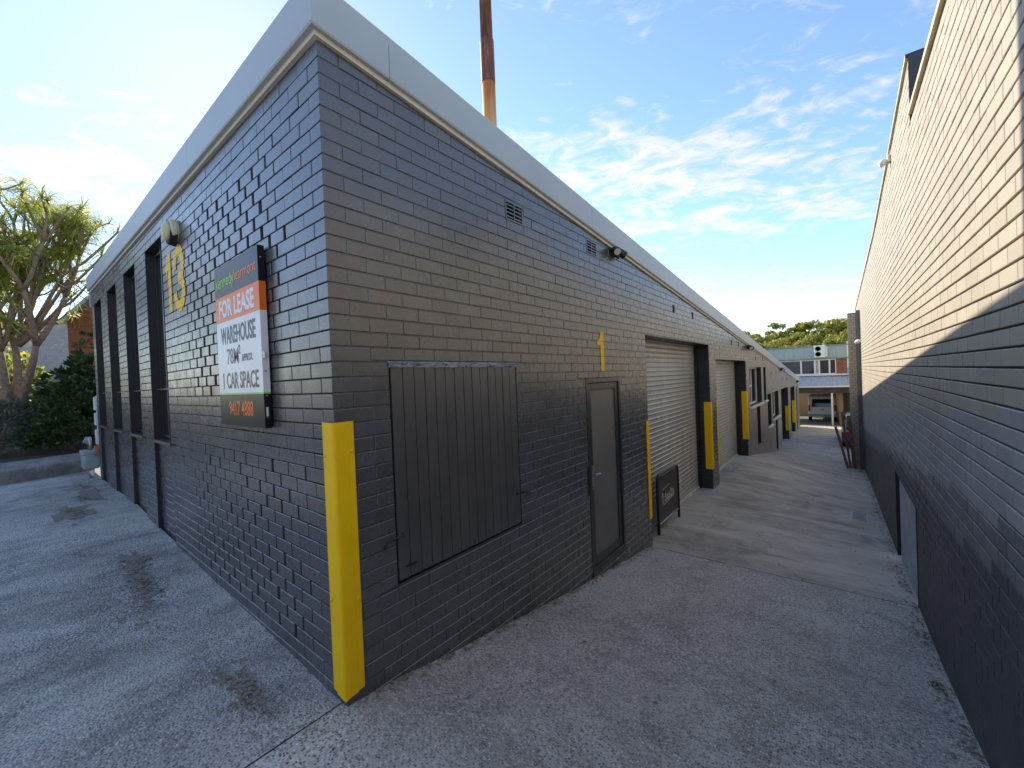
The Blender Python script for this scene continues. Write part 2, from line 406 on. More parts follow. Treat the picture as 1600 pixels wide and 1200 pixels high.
class Frame:
    def __init__(s, o, U, D): s.o = Vector(o); s.U = Vector(U).normalized(); s.D = Vector(D).normalized(); s.Z = Vector((0, 0, 1))
    def __call__(s, u, z, d): return s.o + s.U * u + s.Z * z + s.D * d
    def sh(s, dd): return Frame(s.o + s.D * dd, s.U, s.D)
    def rot(s): return Matrix((s.U, s.Z, s.D)).transposed()
FL = Frame((0, 0, 0), (0, 1, 0), (1, 0, 0))                 # lane facade: u = y
FF = Frame((0, 0, 0), (1, 0, 0), (0, -1, 0))                # front facade: u = x
FR = Frame((2.70, 0, 0), (.004, -1, 0), (-1, -.004, 0))     # right wall: u = -y

def brick_geo(w, h, back, ch=.0028, tilt=None):
    """front at d=0, chamfered edge; local (u,z,d)"""
    a, b, c = tilt or (0, 0, 0)
    x, y = w / 2, h / 2
    def dd(u, z, d): return (u, z, d + a + b * u + c * z)
    o = [(-x, -y), (x, -y), (x, y), (-x, y)]; i = [(-x + ch, -y + ch), (x - ch, -y + ch), (x - ch, y - ch), (-x + ch, y - ch)]
    vs = [dd(*p, 0) for p in i] + [dd(*p, -ch) for p in o] + [(p[0], p[1], back) for p in o]
    fs = [(0, 1, 2, 3)]
    for k in range(4):
        n = (k + 1) % 4; fs += [(4 + k, 4 + n, n, k), (8 + k, 8 + n, 4 + n, 4 + k)]
    return vs, fs
def tilt(k=1.): return (random.gauss(0, .0007) * k, random.gauss(0, .0028) * k, random.gauss(0, .004) * k)

def cut(rects, ops):
    for (a, b, c, d) in ops:
        out = []
        for r in rects:
            u0, u1, z0, z1 = r
            if u1 <= a or u0 >= b or z1 <= c or z0 >= d: out.append(r); continue
            if z0 < c: out.append((u0, u1, z0, c))
            if z1 > d: out.append((u0, u1, d, z1))
            zz0, zz1 = max(z0, c), min(z1, d)
            if u0 < a: out.append((u0, a - .001, zz0, zz1))
            if u1 > b: out.append((b + .001, u1, zz0, zz1))
        rects = [r for r in out if r[1] - r[0] > .02 and r[3] - r[2] > .015]
    return rects

ZL0 = 3.509; CO = .086; BR = .24; GAP = .0062
def courses(u0, u1, zmin, zmax, ops=(), top=None, flip=0, GAP=GAP):
    """rectangles of a running-bond wall; corner = (side) leaves out the shared corner brick"""
    rects = []
    k0 = int(math.floor((ZL0 - zmax) / CO)) - 1; k1 = int(math.ceil((ZL0 - zmin) / CO)) + 1
    for k in range(k0, k1):
        zt = ZL0 - k * CO - GAP / 2; zb = ZL0 - (k + 1) * CO + GAP / 2
        if zt <= zmin or zb >= zmax: continue
        off = 0 if (k + flip) % 2 == 0 else BR / 2
        i = math.floor((u0 - off) / BR)
        row = []
        while off + i * BR < u1:
            a = off + i * BR + GAP * .38; b = off + (i + 1) * BR - GAP * .38; i += 1
            a2, b2 = max(a, u0), min(b, u1)
            if b2 - a2 < .03: continue
            if top is not None and zb > top((a + b) / 2): continue
            row.append((a2, b2, max(zb, zmin), min(zt, zmax)))
        rects += cut(row, ops)
    return rects

def lay(root, F, rects, matf, mats, n_single, back=-.02, name='brick', erode=None, label=None):
    """the bricks that show largest become parts of their own, the rest one joined part"""
    sc = []
    for r in rects:
        c = F((r[0] + r[1]) / 2, (r[2] + r[3]) / 2, 0); p = pix(c); s = 0
        if p and -20 < p[0] < 1620 and -20 < p[1] < 1220:
            v = CAM - c; s = (r[1] - r[0]) * (r[3] - r[2]) * max(0, v.normalized().dot(F.D)) / v.length_squared
        sc.append(s)
    order = sorted(range(len(rects)), key=lambda i: -sc[i])
    single = set(i for i in order[:n_single] if sc[i] > 0)
    cache = {}; mb = MB(); rot = F.rot().to_4x4()
    for i, r in enumerate(rects):
        u0, u1, z0, z1 = r; cu, cz = (u0 + u1) / 2, (z0 + z1) / 2; w, h = u1 - u0, z1 - z0
        m = matf(cu, cz)
        if erode:
            e = erode(cu, cz)
            if e > 0:
                w -= e * (ru(.024, .056) if cz > 1.4 else ru(.010, .036)); cu += ru(-.006, .006)
        if i in single:
            key = (round(w, 3), round(h, 3), m, random.randrange(4))
            me = cache.get(key)
            if me is None:
                vs, fs = brick_geo(w, h, back, tilt=tilt())
                me = bpy.data.meshes.new(name); me.from_pydata(vs, [], fs); me.materials.append(MAT[mats[m]]); cache[key] = me
            o = bpy.data.objects.new(name, me); COL.objects.link(o); o.parent = root
            mm = rot.copy(); mm.translation = F(cu, cz, random.gauss(0, .0006)); o.matrix_world = mm
        else:
            far = min(1, max(0, (abs(cu) - 5) / 5))
            vs, fs = brick_geo(w, h, back, ch=.0028 - .0018 * far, tilt=tilt(1 - .9 * far))
            mb.mesh([F(cu + a, cz + b, d) for a, b, d in vs], fs, m)
    return mb

def wall_sheet(mb, F, u0, u1, zb, topf, ops, d, step=1.0, mi=0):
    """flat wall plane with openings; topf(u) = top height"""
    us = sorted(set([u0, u1] + [x for o in ops for x in o[:2] if u0 < x < u1] + [u0 + i * step for i in range(1, int((u1 - u0) / step) + 1) if u0 + i * step < u1]))
    for a, b in zip(us, us[1:]):
        m = (a + b) / 2
        segs = [(zb, None)]
        cuts = sorted([(o[2], o[3]) for o in ops if o[0] < m < o[1]])
        z = zb; spans = []
        for c0, c1 in cuts:
            if c0 > z: spans.append((z, c0))
            z = max(z, c1)
        spans.append((z, None))
        for s0, s1 in spans:
            ta, tb = (topf(a), topf(b)) if s1 is None else (s1, s1)
            if ta <= s0 + .001 and tb <= s0 + .001: continue
            mb.poly([F(a, s0, d), F(b, s0, d), F(b, max(tb, s0 + .001), d), F(a, max(ta, s0 + .001), d)], mi)

# ------------------------------------------------------------------ ground
def interp(tab, x):
    if x <= tab[0][0]: return tab[0][1]
    for (a, b), (c, d) in zip(tab, tab[1:]):
        if x <= c: return b + (d - b) * (x - a) / (c - a)
    return tab[-1][1]
TL = [(-30, .0), (0, 0), (.33, -.04), (.73, -.12), (1.42, -.23), (2.44, -.40), (3.33, -.51), (4.5, -.68), (8.3, -.735), (12.3, -.76), (13.5, -.90), (15.4, -1.19), (19.4, -1.77), (22, -1.88), (31, -2.05), (34, -2.28), (40, -2.62), (60, -2.70)]
TR = [(-30, -.05), (-1, -.06), (0, -.09), (2.06, -.40), (3.25, -.58), (4.5, -.69), (7, -.88), (9.5, -1.06), (12, -1.2), (15.4, -1.5), (19.5, -1.93), (24, -2.0), (31, -2.1), (34, -2.30), (40, -2.62), (60, -2.70)]
def gz(x, y):
    if x < 0 and y < .03:
        return interp([(-30, .25), (-12, .22), (-8, .17), (-5.5, .20), (-4.3, .13), (-2.5, .08), (-1.27, .04), (0, 0)], x)
    t = min(1, max(0, x / 2.7)); t = t * t * (3 - 2 * t) if y > 5 else t
    return interp(TL, y) * (1 - t) + interp(TR, y) * t
def sheet(name, xs, ys, mat, dz=0, kind='structure', parent=None, rough=.0, mask=None):
    mb = MB(); nx = len(xs)
    for y in ys:
        for x in xs: mb.v.append((x, y, gz(x, y) + dz + rough * mnoise.fractal(Vector((x * 1.3, y * 1.3, 0)), 1., 2., 4)))
    for j in range(len(ys) - 1):
        for i in range(nx - 1):
            if mask and mask((xs[i] + xs[i + 1]) / 2, (ys[j] + ys[j + 1]) / 2): continue
            mb.f.append((j * nx + i, j * nx + i + 1, (j + 1) * nx + i + 1, (j + 1) * nx + i)); mb.mi.append(0)
    o = mb.build(name, mat, parent, smooth=True, recalc=False)
    if kind: o['kind'] = kind
    return o
def lin(a, b, n): return [a + (b - a) * i / n for i in range(n + 1)]
lane_x = lin(.0, 2.76, 40)
sheet('lane', [-.045] + lane_x[1:], lin(-9, 4.495, 150), 'aggregate', rough=.005)
sheet('lane', lin(-.35, 2.76, 44), lin(4.508, 12.34, 90), 'lane_concrete', rough=.006)
sheet('lane', lin(-.1, 3.6, 44), lin(12.352, 34, 120), 'lane_concrete', rough=.006)
sheet('yard', lin(-10.2, -.055, 140), lin(-9, .02, 110), 'yard_concrete', rough=.008)
mb = MB()                                                    # dirt in the joints
for y0, y1, x0, x1 in ((4.47, 4.53, -.02, 2.72), (12.32, 12.37, -.02, 2.72)):
    for i in range(20):
        xa, xb = x0 + (x1 - x0) * i / 20, x0 + (x1 - x0) * (i + 1) / 20
        mb.poly([(xa, y0, gz(xa, y0) - .012), (xb, y0, gz(xb, y0) - .012), (xb, y1, gz(xb, y1) - .012), (xa, y1, gz(xa, y1) - .012)])
for i in range(20):
    ya, yb = -9 + 9 * i / 20, -9 + 9 * (i + 1) / 20
    mb.poly([(-.09, ya, -.012), (.02, ya, -.012), (.02, yb, -.012), (-.09, yb, -.012)])
mb.build('joint_dirt', 'crack_dirt', recalc=False)['kind'] = 'structure'
g = MB(); S = 900
ring = [(-16, -9.0), (3.6, -9.0), (3.6, 60), (-16, 60)]
g.box((-S, -S, -3.4), (S, S, -2.75))
g.build('ground', 'far_asphalt')['kind'] = 'structure'
# street behind the camera and forecourt beyond the lane
mb = MB(); mb.poly([(-60, -60, -.10), (60, -60, -.10), (60, -9.0, -.03), (-60, -9.0, -.03)])
mb.build('street', 'far_asphalt', recalc=False)['kind'] = 'structure'
sheet('forecourt', lin(-14, 14, 28), lin(34.0, 60, 20), 'far_asphalt', dz=-.01)

# ------------------------------------------------------------------ main building
W = thing('brick_warehouse', 'charcoal painted brick warehouse with pale fascia and roller doors along the lane', 'warehouse')
def zf(y): return 3.625 - .0907 * y
def zff(x): return 3.632 - .0105 * x
LEN = 31.0; XL = -8.85
opsL = [(.358, 1.606, .515, 1.885), (2.80, 3.675, -.40, 1.72), (4.58, 8.12, -.9, 2.29), (8.70, 12.32, -.9, 2.0),
        (12.85, 15.2, .62, 1.81), (15.72, 16.3, .62, 1.81), (14.10, 14.75, -.72, .56), (16.55, 17.53, -.40, .80), (17.95, 19.92, -.26, .80),
        (18.75, 19.37, -1.63, -.32), (20.95, 24.07, -2.3, .79), (25.25, 27.75, -2.3, .69), (28.9, 29.4, -2.0, .62)]
ventsL = [(1.55, 1.785, 3.075, 3.235), (2.94, 3.17, 3.085, 3.245)]
smallv = [(5.85, 2.80), (6.96, 2.79), (10.4, 2.45), (11.29, 2.43), (14.07, 2.09), (15.58, 2.09), (17.73, 1.57), (19.25, 1.57), (21.5, 1.25), (23.6, 1.2)]
wins = [(-4.27, -3.47), (-5.67, -4.87), (-7.10, -6.28), (-8.57, -7.75)]
opsF = [(a, b, 1.20, 3.42) for a, b in wins] + [(a, b, -.3, 1.20) for a, b in wins]

def erode(u, z):
    def e(cu, cz, ru_, rz): return 1 - max(abs(u - cu) / ru_, abs(z - cz) / rz)
    n = .22 * mnoise.noise(Vector((u * 2.2, z * 2.2, 3)))
    v = max(e(-1.62, 2.72, 1.0, .58), e(-2.15, 2.2, .46, .5), e(-1.5, .72, 1.08, .58))
    if -1.0 < u < -.45 and 1.9 < z < 2.55 and (int(z / CO) % 2): return .5
    return 1.0 if v + n * .6 > .02 else 0.0
rL = courses(.12, LEN, -2.4, 3.7, opsL + [(a - .004, b + .004, c - .004, d + .004) for a, b, c, d in ventsL], top=zf)
rF = courses(XL, -.12, -.3, 3.75, opsF, top=zff, flip=1)
# corner bricks: alternate headers and stretchers, square boxes with eased edges
corner = []
for k in range(-1, 43):
    zt, zb = ZL0 - k * CO - GAP / 2, ZL0 - (k + 1) * CO + GAP / 2
    even = k % 2 == 0
    ly = BR - GAP / 2 if even else BR / 2 - GAP / 2
    lx = BR / 2 - GAP / 2 if even else BR - GAP / 2
    corner.append((ly, lx, zt, zb))
rL = [r for r in rL if r[0] > .1195 + GAP / 2 - .001]
rL = [r if not (r[0] < .2) else r for r in rL]
# remove what the corner stretchers already cover
rL = [r for r in rL if not (r[1] < .25 and abs(r[0] - (.12 + GAP / 2)) < .006 and int(round((ZL0 - r[3]) / CO)) % 2 == 0)]
rF = [r for r in rF if not (r[0] > -.25 and int(round((ZL0 - r[3]) / CO)) % 2 == 1)]
mbL = lay(W, FL, rL, lambda u, z: 2 if u > 12.4 else 0, ['charcoal', 'jamb_shaded', 'taupe'], 150, back=-.012)
mbF = lay(W, FF, rF, lambda u, z: 0, ['charcoal'], 110, back=-.034, erode=erode)
nsing = 0
for ly, lx, zt, zb in corner:
    mb = MB(); mb.box((-lx, 0, -(zt - zb) / 2), (0, ly, (zt - zb) / 2))
    o = mb.build('brick', 'charcoal', W, bevel=.0035); o.location = (random.gauss(0, .0006), random.gauss(0, .0006), (zt + zb) / 2)
# panels of brick under the front windows, set back a little
rP = []
for a, b in wins: rP += courses(a, b, -.3, 1.16)
for r in rP:
    vs, fs = brick_geo(r[1] - r[0], r[3] - r[2], -.02, tilt=tilt()); cu, cz = (r[0] + r[1]) / 2, (r[2] + r[3]) / 2
    mbF.mesh([FF(cu + x, cz + y, d - .045) for x, y, d in vs], fs)
# jamb bricks of the roller door openings, seen end on (faces look to -y)
for yj, zb, zt in ((8.12, -.9, 2.29), (12.32, -.9, 2.0)):
    FJ = Frame((-.0005, yj + .0005, 0), (1, 0, 0), (0, -1, 0))
    for r in courses(-.33, -.004, zb, zt):
        vs, fs = brick_geo(r[1] - r[0], r[3] - r[2], -.008, tilt=tilt()); cu, cz = (r[0] + r[1]) / 2, (r[2] + r[3]) / 2
        mbL.mesh([FJ(cu + x, cz + y, d) for x, y, d in vs], fs, 1)
mbL.build('brickwork', ['charcoal', 'jamb_shaded', 'taupe'], W, kind='stuff', recalc=False)
mbF.build('brickwork', 'charcoal', W, kind='stuff', recalc=False)
# wall behind the bricks: painted mortar, reveals, raw mortar in the open joints
mb = MB(); rv = 2
wall_sheet(mb, FL, 0.004, LEN, -2.6, lambda y: zf(y) + .12, opsL + ventsL, -.0042)
for a, b, c, d in opsL:                                       # reveals
    dp = -.32
    mb.poly([FL(a, c, -.006), FL(a, d, -.006), FL(a, d, dp), FL(a, c, dp)], rv)
    off = -.010 if (a in (4.58, 8.70)) else 0
    mb.poly([FL(b - off, c, -.006), FL(b - off, d, -.006), FL(b - off, d, dp), FL(b - off, c, dp)], rv)
    mb.poly([FL(a, d, -.006), FL(b, d, -.006), FL(b, d, dp), FL(a, d, dp)], rv)
    mb.poly([FL(a, c, -.006), FL(b, c, -.006), FL(b, c, dp), FL(a, c, dp)], rv)
wall_sheet(mb, FF, XL, -.02, -.5, lambda x: zff(x) + .12, opsF, -.027, mi=1)
for a, b in wins:
    for z0, z1, dp in ((-.5, 1.18, -.064), (1.20, 3.42, -.20)):
        for x in (a, b): mb.poly([FF(x, z0, -.003), FF(x, z1, -.003), FF(x, z1, dp), FF(x, z0, dp)], rv)
    mb.poly([FF(a, 3.42, -.003), FF(b, 3.42, -.003), FF(b, 3.42, -.2), FF(a, 3.42, -.2)], rv)
    mb.poly([FF(a, -.5, -.0525), FF(b, -.5, -.0525), FF(b, 1.19, -.0525), FF(a, 1.19, -.0525)])
# struck mortar on the front: bed joints, and the upright joints that have not fallen out
for k in range(-1, 44):
    z = ZL0 - k * CO
    for a, b, c, d in cut([(XL, -.02, z - .007, z + .007)], [(x0, x1, -.5, 3.42) for x0, x1 in wins]):
        mb.poly([FF(a, c, -.0042), FF(b, c, -.0042), FF(b, d, -.0042), FF(a, d, -.0042)])
for r in rF:
    if erode((r[0] + r[1]) / 2, (r[2] + r[3]) / 2) > 0 and R() < .93: continue
    mb.poly([FF(r[1] - .002, r[2] - .002, -.0055), FF(r[1] + GAP + .002, r[2] - .002, -.0055), FF(r[1] + GAP + .002, r[3] + .002, -.0055), FF(r[1] - .002, r[3] + .002, -.0055)])
# far end, back and side walls
mb.poly([(0, LEN, -2.6), (XL, LEN, -2.6), (XL, LEN, zf(LEN) + .1), (0, LEN, zf(LEN) + .1)])
mb.poly([(XL, .006, -.5), (XL, LEN, -2.6), (XL, LEN, zf(LEN) + .1), (XL, .006, zff(XL) + .1)])
mb.build('wall', ['mortar_dark', 'mortar_raw', 'reveal_shaded'], W, recalc=False)
mb = MB(); mb.poly([(.03, -.03, zf(0) + .22), (.03, LEN, zf(LEN) + .22), (XL - .05, LEN, zf(LEN) + .29), (XL - .05, -.03, zff(XL) + .22)])
mb.poly([(-.30, .3, -.95), (-.30, LEN, -2.6), (-.30, LEN, zf(LEN)), (-.30, .3, zf(0))]) if False else None
mb.build('roof', 'roof_metal', W, recalc=False)
# fascia: sheet-metal lengths with a rolled lip
def fascia_len(F, a, b, zfun, o0=0., o1=0.):
    mb = MB(); prof = [(-.004, .0), (.046, .0), (.052, .010), (.052, .250), (.047, .260), (-.03, .260)]
    n = max(1, int((b - a) / 1.0)); rings = []
    for i in range(n + 1):
        u = a + (b - a) * i / n
        rings.append([F(u + (o0 * d if i == 0 else 0) + (o1 * d if i == n else 0), zfun(u) + z, d) for d, z in prof])
    for A, B in zip(rings, rings[1:]):
        for j in range(len(prof) - 1): mb.poly([A[j], B[j], B[j + 1], A[j + 1]])
    return mb
ys = [0, .42, 3.0, 6.0, 9.0, 12.4, 16, 20, 24, 28, LEN + .1]
for i, (a, b) in enumerate(zip(ys, ys[1:])):
    m = fascia_len(FL, a + (.0015 if i else 0), b - .0015, lambda y: zf(y), -1.0 if i == 0 else 0, 0)
    m.build('fascia', 'fascia', W, recalc=False)
xs = [XL - .06, -7.2, -4.7, -2.2, 0]
for i, (a, b) in enumerate(zip(xs, xs[1:])):
    m = fascia_len(FF, a + .0015, b - (.0015 if i < 3 else 0), lambda x: zff(x) - .005, 0, 1.0 if i == 3 else 0)
    m.build('fascia', 'fascia', W, recalc=False)
mb = MB()
n = 60
for i in range(n):
    a, b = -.022 + (LEN + .022) * i / n, -.022 + (LEN + .022) * (i + 1) / n
    for d0, d1, z0, z1 in ((-.004, .022, -.030, .004),):
        vs = [FL(a, zf(a) + z0, d0), FL(b, zf(b) + z0, d0), FL(b, zf(b) + z0, d1), FL(a, zf(a) + z0, d1), FL(a, zf(a) + z1, d0), FL(b, zf(b) + z1, d0), FL(b, zf(b) + z1, d1), FL(a, zf(a) + z1, d1)]
        mb.mesh(vs, [(0, 1, 2, 3), (3, 2, 6, 7), (0, 4, 5, 1)])
for i in range(20):
    a, b = XL * (1 - i / 20) + .022 * (i / 20), XL * (1 - (i + 1) / 20) + .022 * ((i + 1) / 20)
    vs = [FF(a, zff(a) - .035, -.004), FF(b, zff(b) - .035, -.004), FF(b, zff(b) - .035, .0215), FF(a, zff(a) - .035, .0215), FF(b, zff(b) + .003, .0215), FF(a, zff(a) + .003, .0215)]
    mb.mesh(vs, [(0, 1, 2, 3), (3, 2, 4, 5)])
mb.build('eaves_trim', 'lip', W, recalc=False)

# timber shutter in the lane facade
sh = thing('timber_shutter', 'charcoal', 'x'); del sh['label']; del sh['category']; sh.parent = W
nb = 14; y0, y1, zb, zt = .370, 1.600, .530, 1.848
for i in range(nb):
    a, b = y0 + (y1 - y0) * i / nb, y0 + (y1 - y0) * (i + 1) / nb
    mb = MB(); mb.box((0, 0, 0), (.022, b - a - .005, zt - zb + ru(-.003, .003)))
    o = mb.build('board', 'timber_black', sh, bevel=.0035); o.location = (-.024 + ru(-.001, .0015), a + .0025, zb)
mb = MB(); mb.box((-.05, .355, .49), (-.03, 1.605, 1.89)); mb.build('backing', 'gap_black', sh)
mb = MB(); nn = 40
for i in range(nn):
    a, b = .352 + (1.60 - .352) * i / nn, .352 + (1.60 - .352) * (i + 1) / nn
    def w(y, s): return .006 * mnoise.noise(Vector((y * 14, s, 1))) 
    mb.poly([(.004 + w(a, 1), a, 1.842 + w(a, 2)), (.004 + w(b, 1), b, 1.842 + w(b, 2)), (.010 + w(b, 3), b, 1.868 + w(b, 4)), (.010 + w(a, 3), a, 1.868 + w(a, 4))])
    mb.poly([(.010 + w(a, 3), a, 1.868 + w(a, 4)), (.010 + w(b, 3), b, 1.868 + w(b, 4)), (-.01, b, 1.884), (-.01, a, 1.884)])
mb.build('head_flashing', 'peeling_flash', sh, recalc=False)
for yy, zz, sg in ((.36, .81, -1), (1.60, .79, 1)):
    mb = MB(); mb.tube([(.012, yy - sg * .055, zz), (.014, yy + sg * .06, zz - .004), (.022, yy + sg * .085, zz - .012), (.024, yy + sg * .10, zz - .035), (.014, yy + sg * .088, zz - .045), (.008, yy + sg * .075, zz - .03)], .006, 6)
    mb.tube([(.0, yy - sg * .05, zz + .012), (.0, yy - sg * .05, zz - .012), ], .008, 6)
    mb.build('hook_latch', 'black_metal', sh, smooth=True)
mb = MB(); mb.box((.0, .42, .60), (.006, .50, .612)); mb.build('hinge', 'black_metal', sh)

# security door
dr = thing('door', 'x', 'x'); del dr['label']; del dr['category']; dr.parent = W
y0, y1, z0, z1 = 2.805, 3.67, -.395, 1.715
mb = MB()
for a, b, c, d in ((y0, y0 + .045, z0, z1), (y1 - .045, y1, z0, z1), (y0 + .045, y1 - .045, z1 - .05, z1), (y0 + .045, y1 - .045, z0, z0 + .05)):
    mb.box((-.10, a, c), (.004, b, d))
mb.build('door_frame', 'dark_frame', dr, bevel=.003)
mb = MB()
for a, b, c, d in ((y0 + .05, y0 + .125, z0 + .055, z1 - .055), (y1 - .125, y1 - .05, z0 + .055, z1 - .055), (y0 + .125, y1 - .125, z1 - .13, z1 - .055), (y0 + .125, y1 - .125, z0 + .055, z0 + .14)):
    mb.box((-.045, a, c), (-.012, b, d))
mb.build('screen_frame', 'dark_frame', dr, bevel=.005)
mb = MB(); mb.box((-.034, y0 + .12, z0 + .13), (-.028, y1 - .12, z1 - .12)); mb.build('screen', 'screen_mesh', dr)
mb = MB(); mb.box((-.012, y0 + .068, .50), (.0, y0 + .098, .76)); mb.tube([(0, y0 + .083, .67), (.035, y0 + .083, .67), (.04, y0 + .10, .668), (.04, y0 + .19, .66)], .008, 8)
mb.tube([(-.012, y0 + .083, .535), (.012, y0 + .083, .535)], .012, 10); mb.build('handle', 'steel', dr, bevel=.002)
mb = MB(); mb.box((-.02, y0 - .03, .46), (.010, y0 + .01, .78)); mb.build('strike_plate', 'black_metal', dr, bevel=.003)
mb = MB(); mb.box((-.05, y0 - .02, z0 - .02), (.022, y1 + .02, z0 + .012)); mb.build('sill', 'dark_frame', dr, bevel=.003)

# roller doors
def roller_door(y0, y1, z0, z1, d, lbl):
    r = thing('roller_door', lbl, 'x'); del r['category']; r.parent = W; r['label'] = lbl
    mb = MB(); pitch = .078; n = int((z1 - z0) / pitch * 10); ra = []
    for i in range(n + 1):
        z = z0 + .04 + (z1 - z0 - .04) * i / n; ph = ((z - z0) / pitch) % 1
        dd = .014 * (math.sin(ph * math.pi * 2) if ph < .62 else math.sin(.62 * math.pi * 2) * 1.0) 
        dd = .012 * (1 - abs(2 * min(1, max(0, ph / .45)) - 1)) if ph < .45 else .0
        ra.append((z, d + dd))
    for (za, da), (zb_, db) in zip(ra, ra[1:]): mb.poly([(da, y0, za), (da, y1, za), (db, y1, zb_), (db, y0, zb_)])
    mb.build('curtain', 'roller_metal', r, recalc=False)
    mb = MB(); mb.box((d - .02, y0, z0), (d + .03, y1, z0 + .055)); mb.build('bottom_rail', 'lip', r, bevel=.006)
    for y in (y0, y1 - .05):
        mb = MB(); mb.box((d - .03, y + .0, z0), (d + .05, y + .05, z1)); mb.build('guide_rail', 'black_metal', r, bevel=.003)
    return r
roller_door(4.585, 8.10, -.735, 2.285, -.285, 'wide ribbed steel roller door behind the small sign stand')
rd = roller_door(8.705, 12.30, -.755, 1.995, -.285, 'second ribbed steel roller door, glossier, past the brick pier')
for y0, y1, z0, z1 in ((20.96, 24.06, -1.95, .785), (25.26, 27.74, -2.05, .685)):
    roller_door(y0, y1, z0, z1, -.30, 'shaded roller door at the foot of the lane')
mb = MB(); mb.poly([(.002 - .29 + .033, 5.9, .33), (-.255, 5.98, .33), (-.255, 5.98, .36), (-.255, 5.9, .36)])
for y0, y1, z in ((4.5, 8.2, -.728), (8.64, 12.36, -.748)):
    mb = MB(); mb.box((-.32, y0 + .08, z - .12), (.06 if y0 > 5 else .10, y1 - .08, z + .004))
    mb.build('threshold', 'threshold_paint', W, bevel=.004)
for y, z in ((20.95, -1.9), (25.25, -1.98)):
    mb = MB(); mb.box((-.32, y, z - .3), (.25, y + 3.1, z)); mb.build('threshold', 'threshold_paint', W, bevel=.004)
# vents
for a, b, c, d in ventsL:
    v = thing('air_vent', 'x', 'x'); del v['label']; del v['category']; v.parent = W
    mb = MB()
    for q in ((a, a + .012, c, d), (b - .012, b, c, d), (a + .012, b - .012, c, c + .012), (a + .012, b - .012, d - .012, d), ((a + b) / 2 - .006, (a + b) / 2 + .006, c + .012, d - .012)):
        mb.box((-.018, q[0], q[2]), (.002, q[1], q[3]))
    mb.build('frame', 'charcoal', v)
    mb = MB(); mb.box((-.06, a, c), (-.045, b, d)); mb.build('backing', 'gap_black', v)
    for i in range(1, 5):
        z = c + (d - c) * i / 5
        mb = MB(); mb.box((-.04, a + .012, z - .005), (-.001, b - .012, z + .005)); mb.build('slat', 'charcoal', v)
for y, z in smallv:
    mb = MB(); mb.box((.0, y, z - .06), (.0055, y + .09, z + .06)); mb.build('weep_vent', 'gap_black', W, bevel=.002)
# front slot windows
for a, b in wins:
    w = thing('window', 'x', 'x'); del w['label']; del w['category']; w.parent = W
    mb = MB(); f = .03
    for q in ((a, a + f, 1.22, 3.40), (b - f, b, 1.22, 3.40), (a + f, b - f, 3.37, 3.40), (a + f, b - f, 1.22, 1.25), ((a + b) / 2 - .012, (a + b) / 2 + .012, 1.25, 3.37), (a + f, b - f, 1.78, 1.80)):
        mb.box((q[0], .085, q[2]), (q[1], .125, q[3]))
    mb.build('window_frame', 'black_metal', w, bevel=.003)
    mb = MB(); mb.box((a, .108, 1.22), (b, .114, 3.40)); mb.build('pane', 'dark_glass', w)
    mb = MB(); mb.box((a - .0, -.012, 1.165), (b, .20, 1.20)); mb.build('sill', 'mortar_dark', w, bevel=.004)
    mb = MB(); mb.tube([((a + b) / 2 + .10, .05, 1.2), ((a + b) / 2 + .10, .05, 3.42)], .005, 6); mb.tube([(a, .05, 1.79), (b, .05, 1.79)], .004, 6)
    mb.build('security_rod', 'steel', w, smooth=True)
# lane windows further down
def lane_win(a, b, c, d, white=True, split=.55):
    w = thing('window', 'x', 'x'); del w['label']; del w['category']; w.parent = W
    mb = MB(); f = .05; m = a + (b - a) * split
    for q in ((a, a + f, c, d), (b - f, b, c, d), (a + f, b - f, d - f, d), (a + f, b - f, c, c + f), (m - f / 2, m + f / 2, c + f, d - f), (a + f, m - f / 2, (c + d) / 2 - .03, (c + d) / 2 + .03)):
        mb.box((-.20, q[0], q[2]), (-.14, q[1], q[3]))
    mb.build('window_frame', 'white_paint', w, bevel=.004)
    mb = MB(); mb.box((-.175, a, c), (-.168, b, d)); mb.build('pane', 'dark_glass', w)
    mb = MB(); mb.box((-.2, a - .06, c - .06), (.07, b + .05, c - .003)); mb.build('sill', 'white_paint', w, bevel=.006)
lane_win(12.85, 15.2, .62, 1.81); lane_win(15.72, 16.3, .62, 1.81, split=.3); lane_win(16.55, 17.53, -.40, .80); lane_win(17.95, 19.92, -.26, .80)
for a, b, c, d in ((14.10, 14.75, -.72, .56), (18.75, 19.37, -1.63, -.32), (28.9, 29.4, -2.0, .62)):
    mb = MB(); mb.box((-.2, a, c), (-.12, b, d)); mb.build('recess_panel', 'black_metal', W)
mb = MB(); mb.box((-.35, .2, -2.4), (-.33, LEN - .1, zf(LEN) - .2)); mb.build('lining', 'gap_black', W)

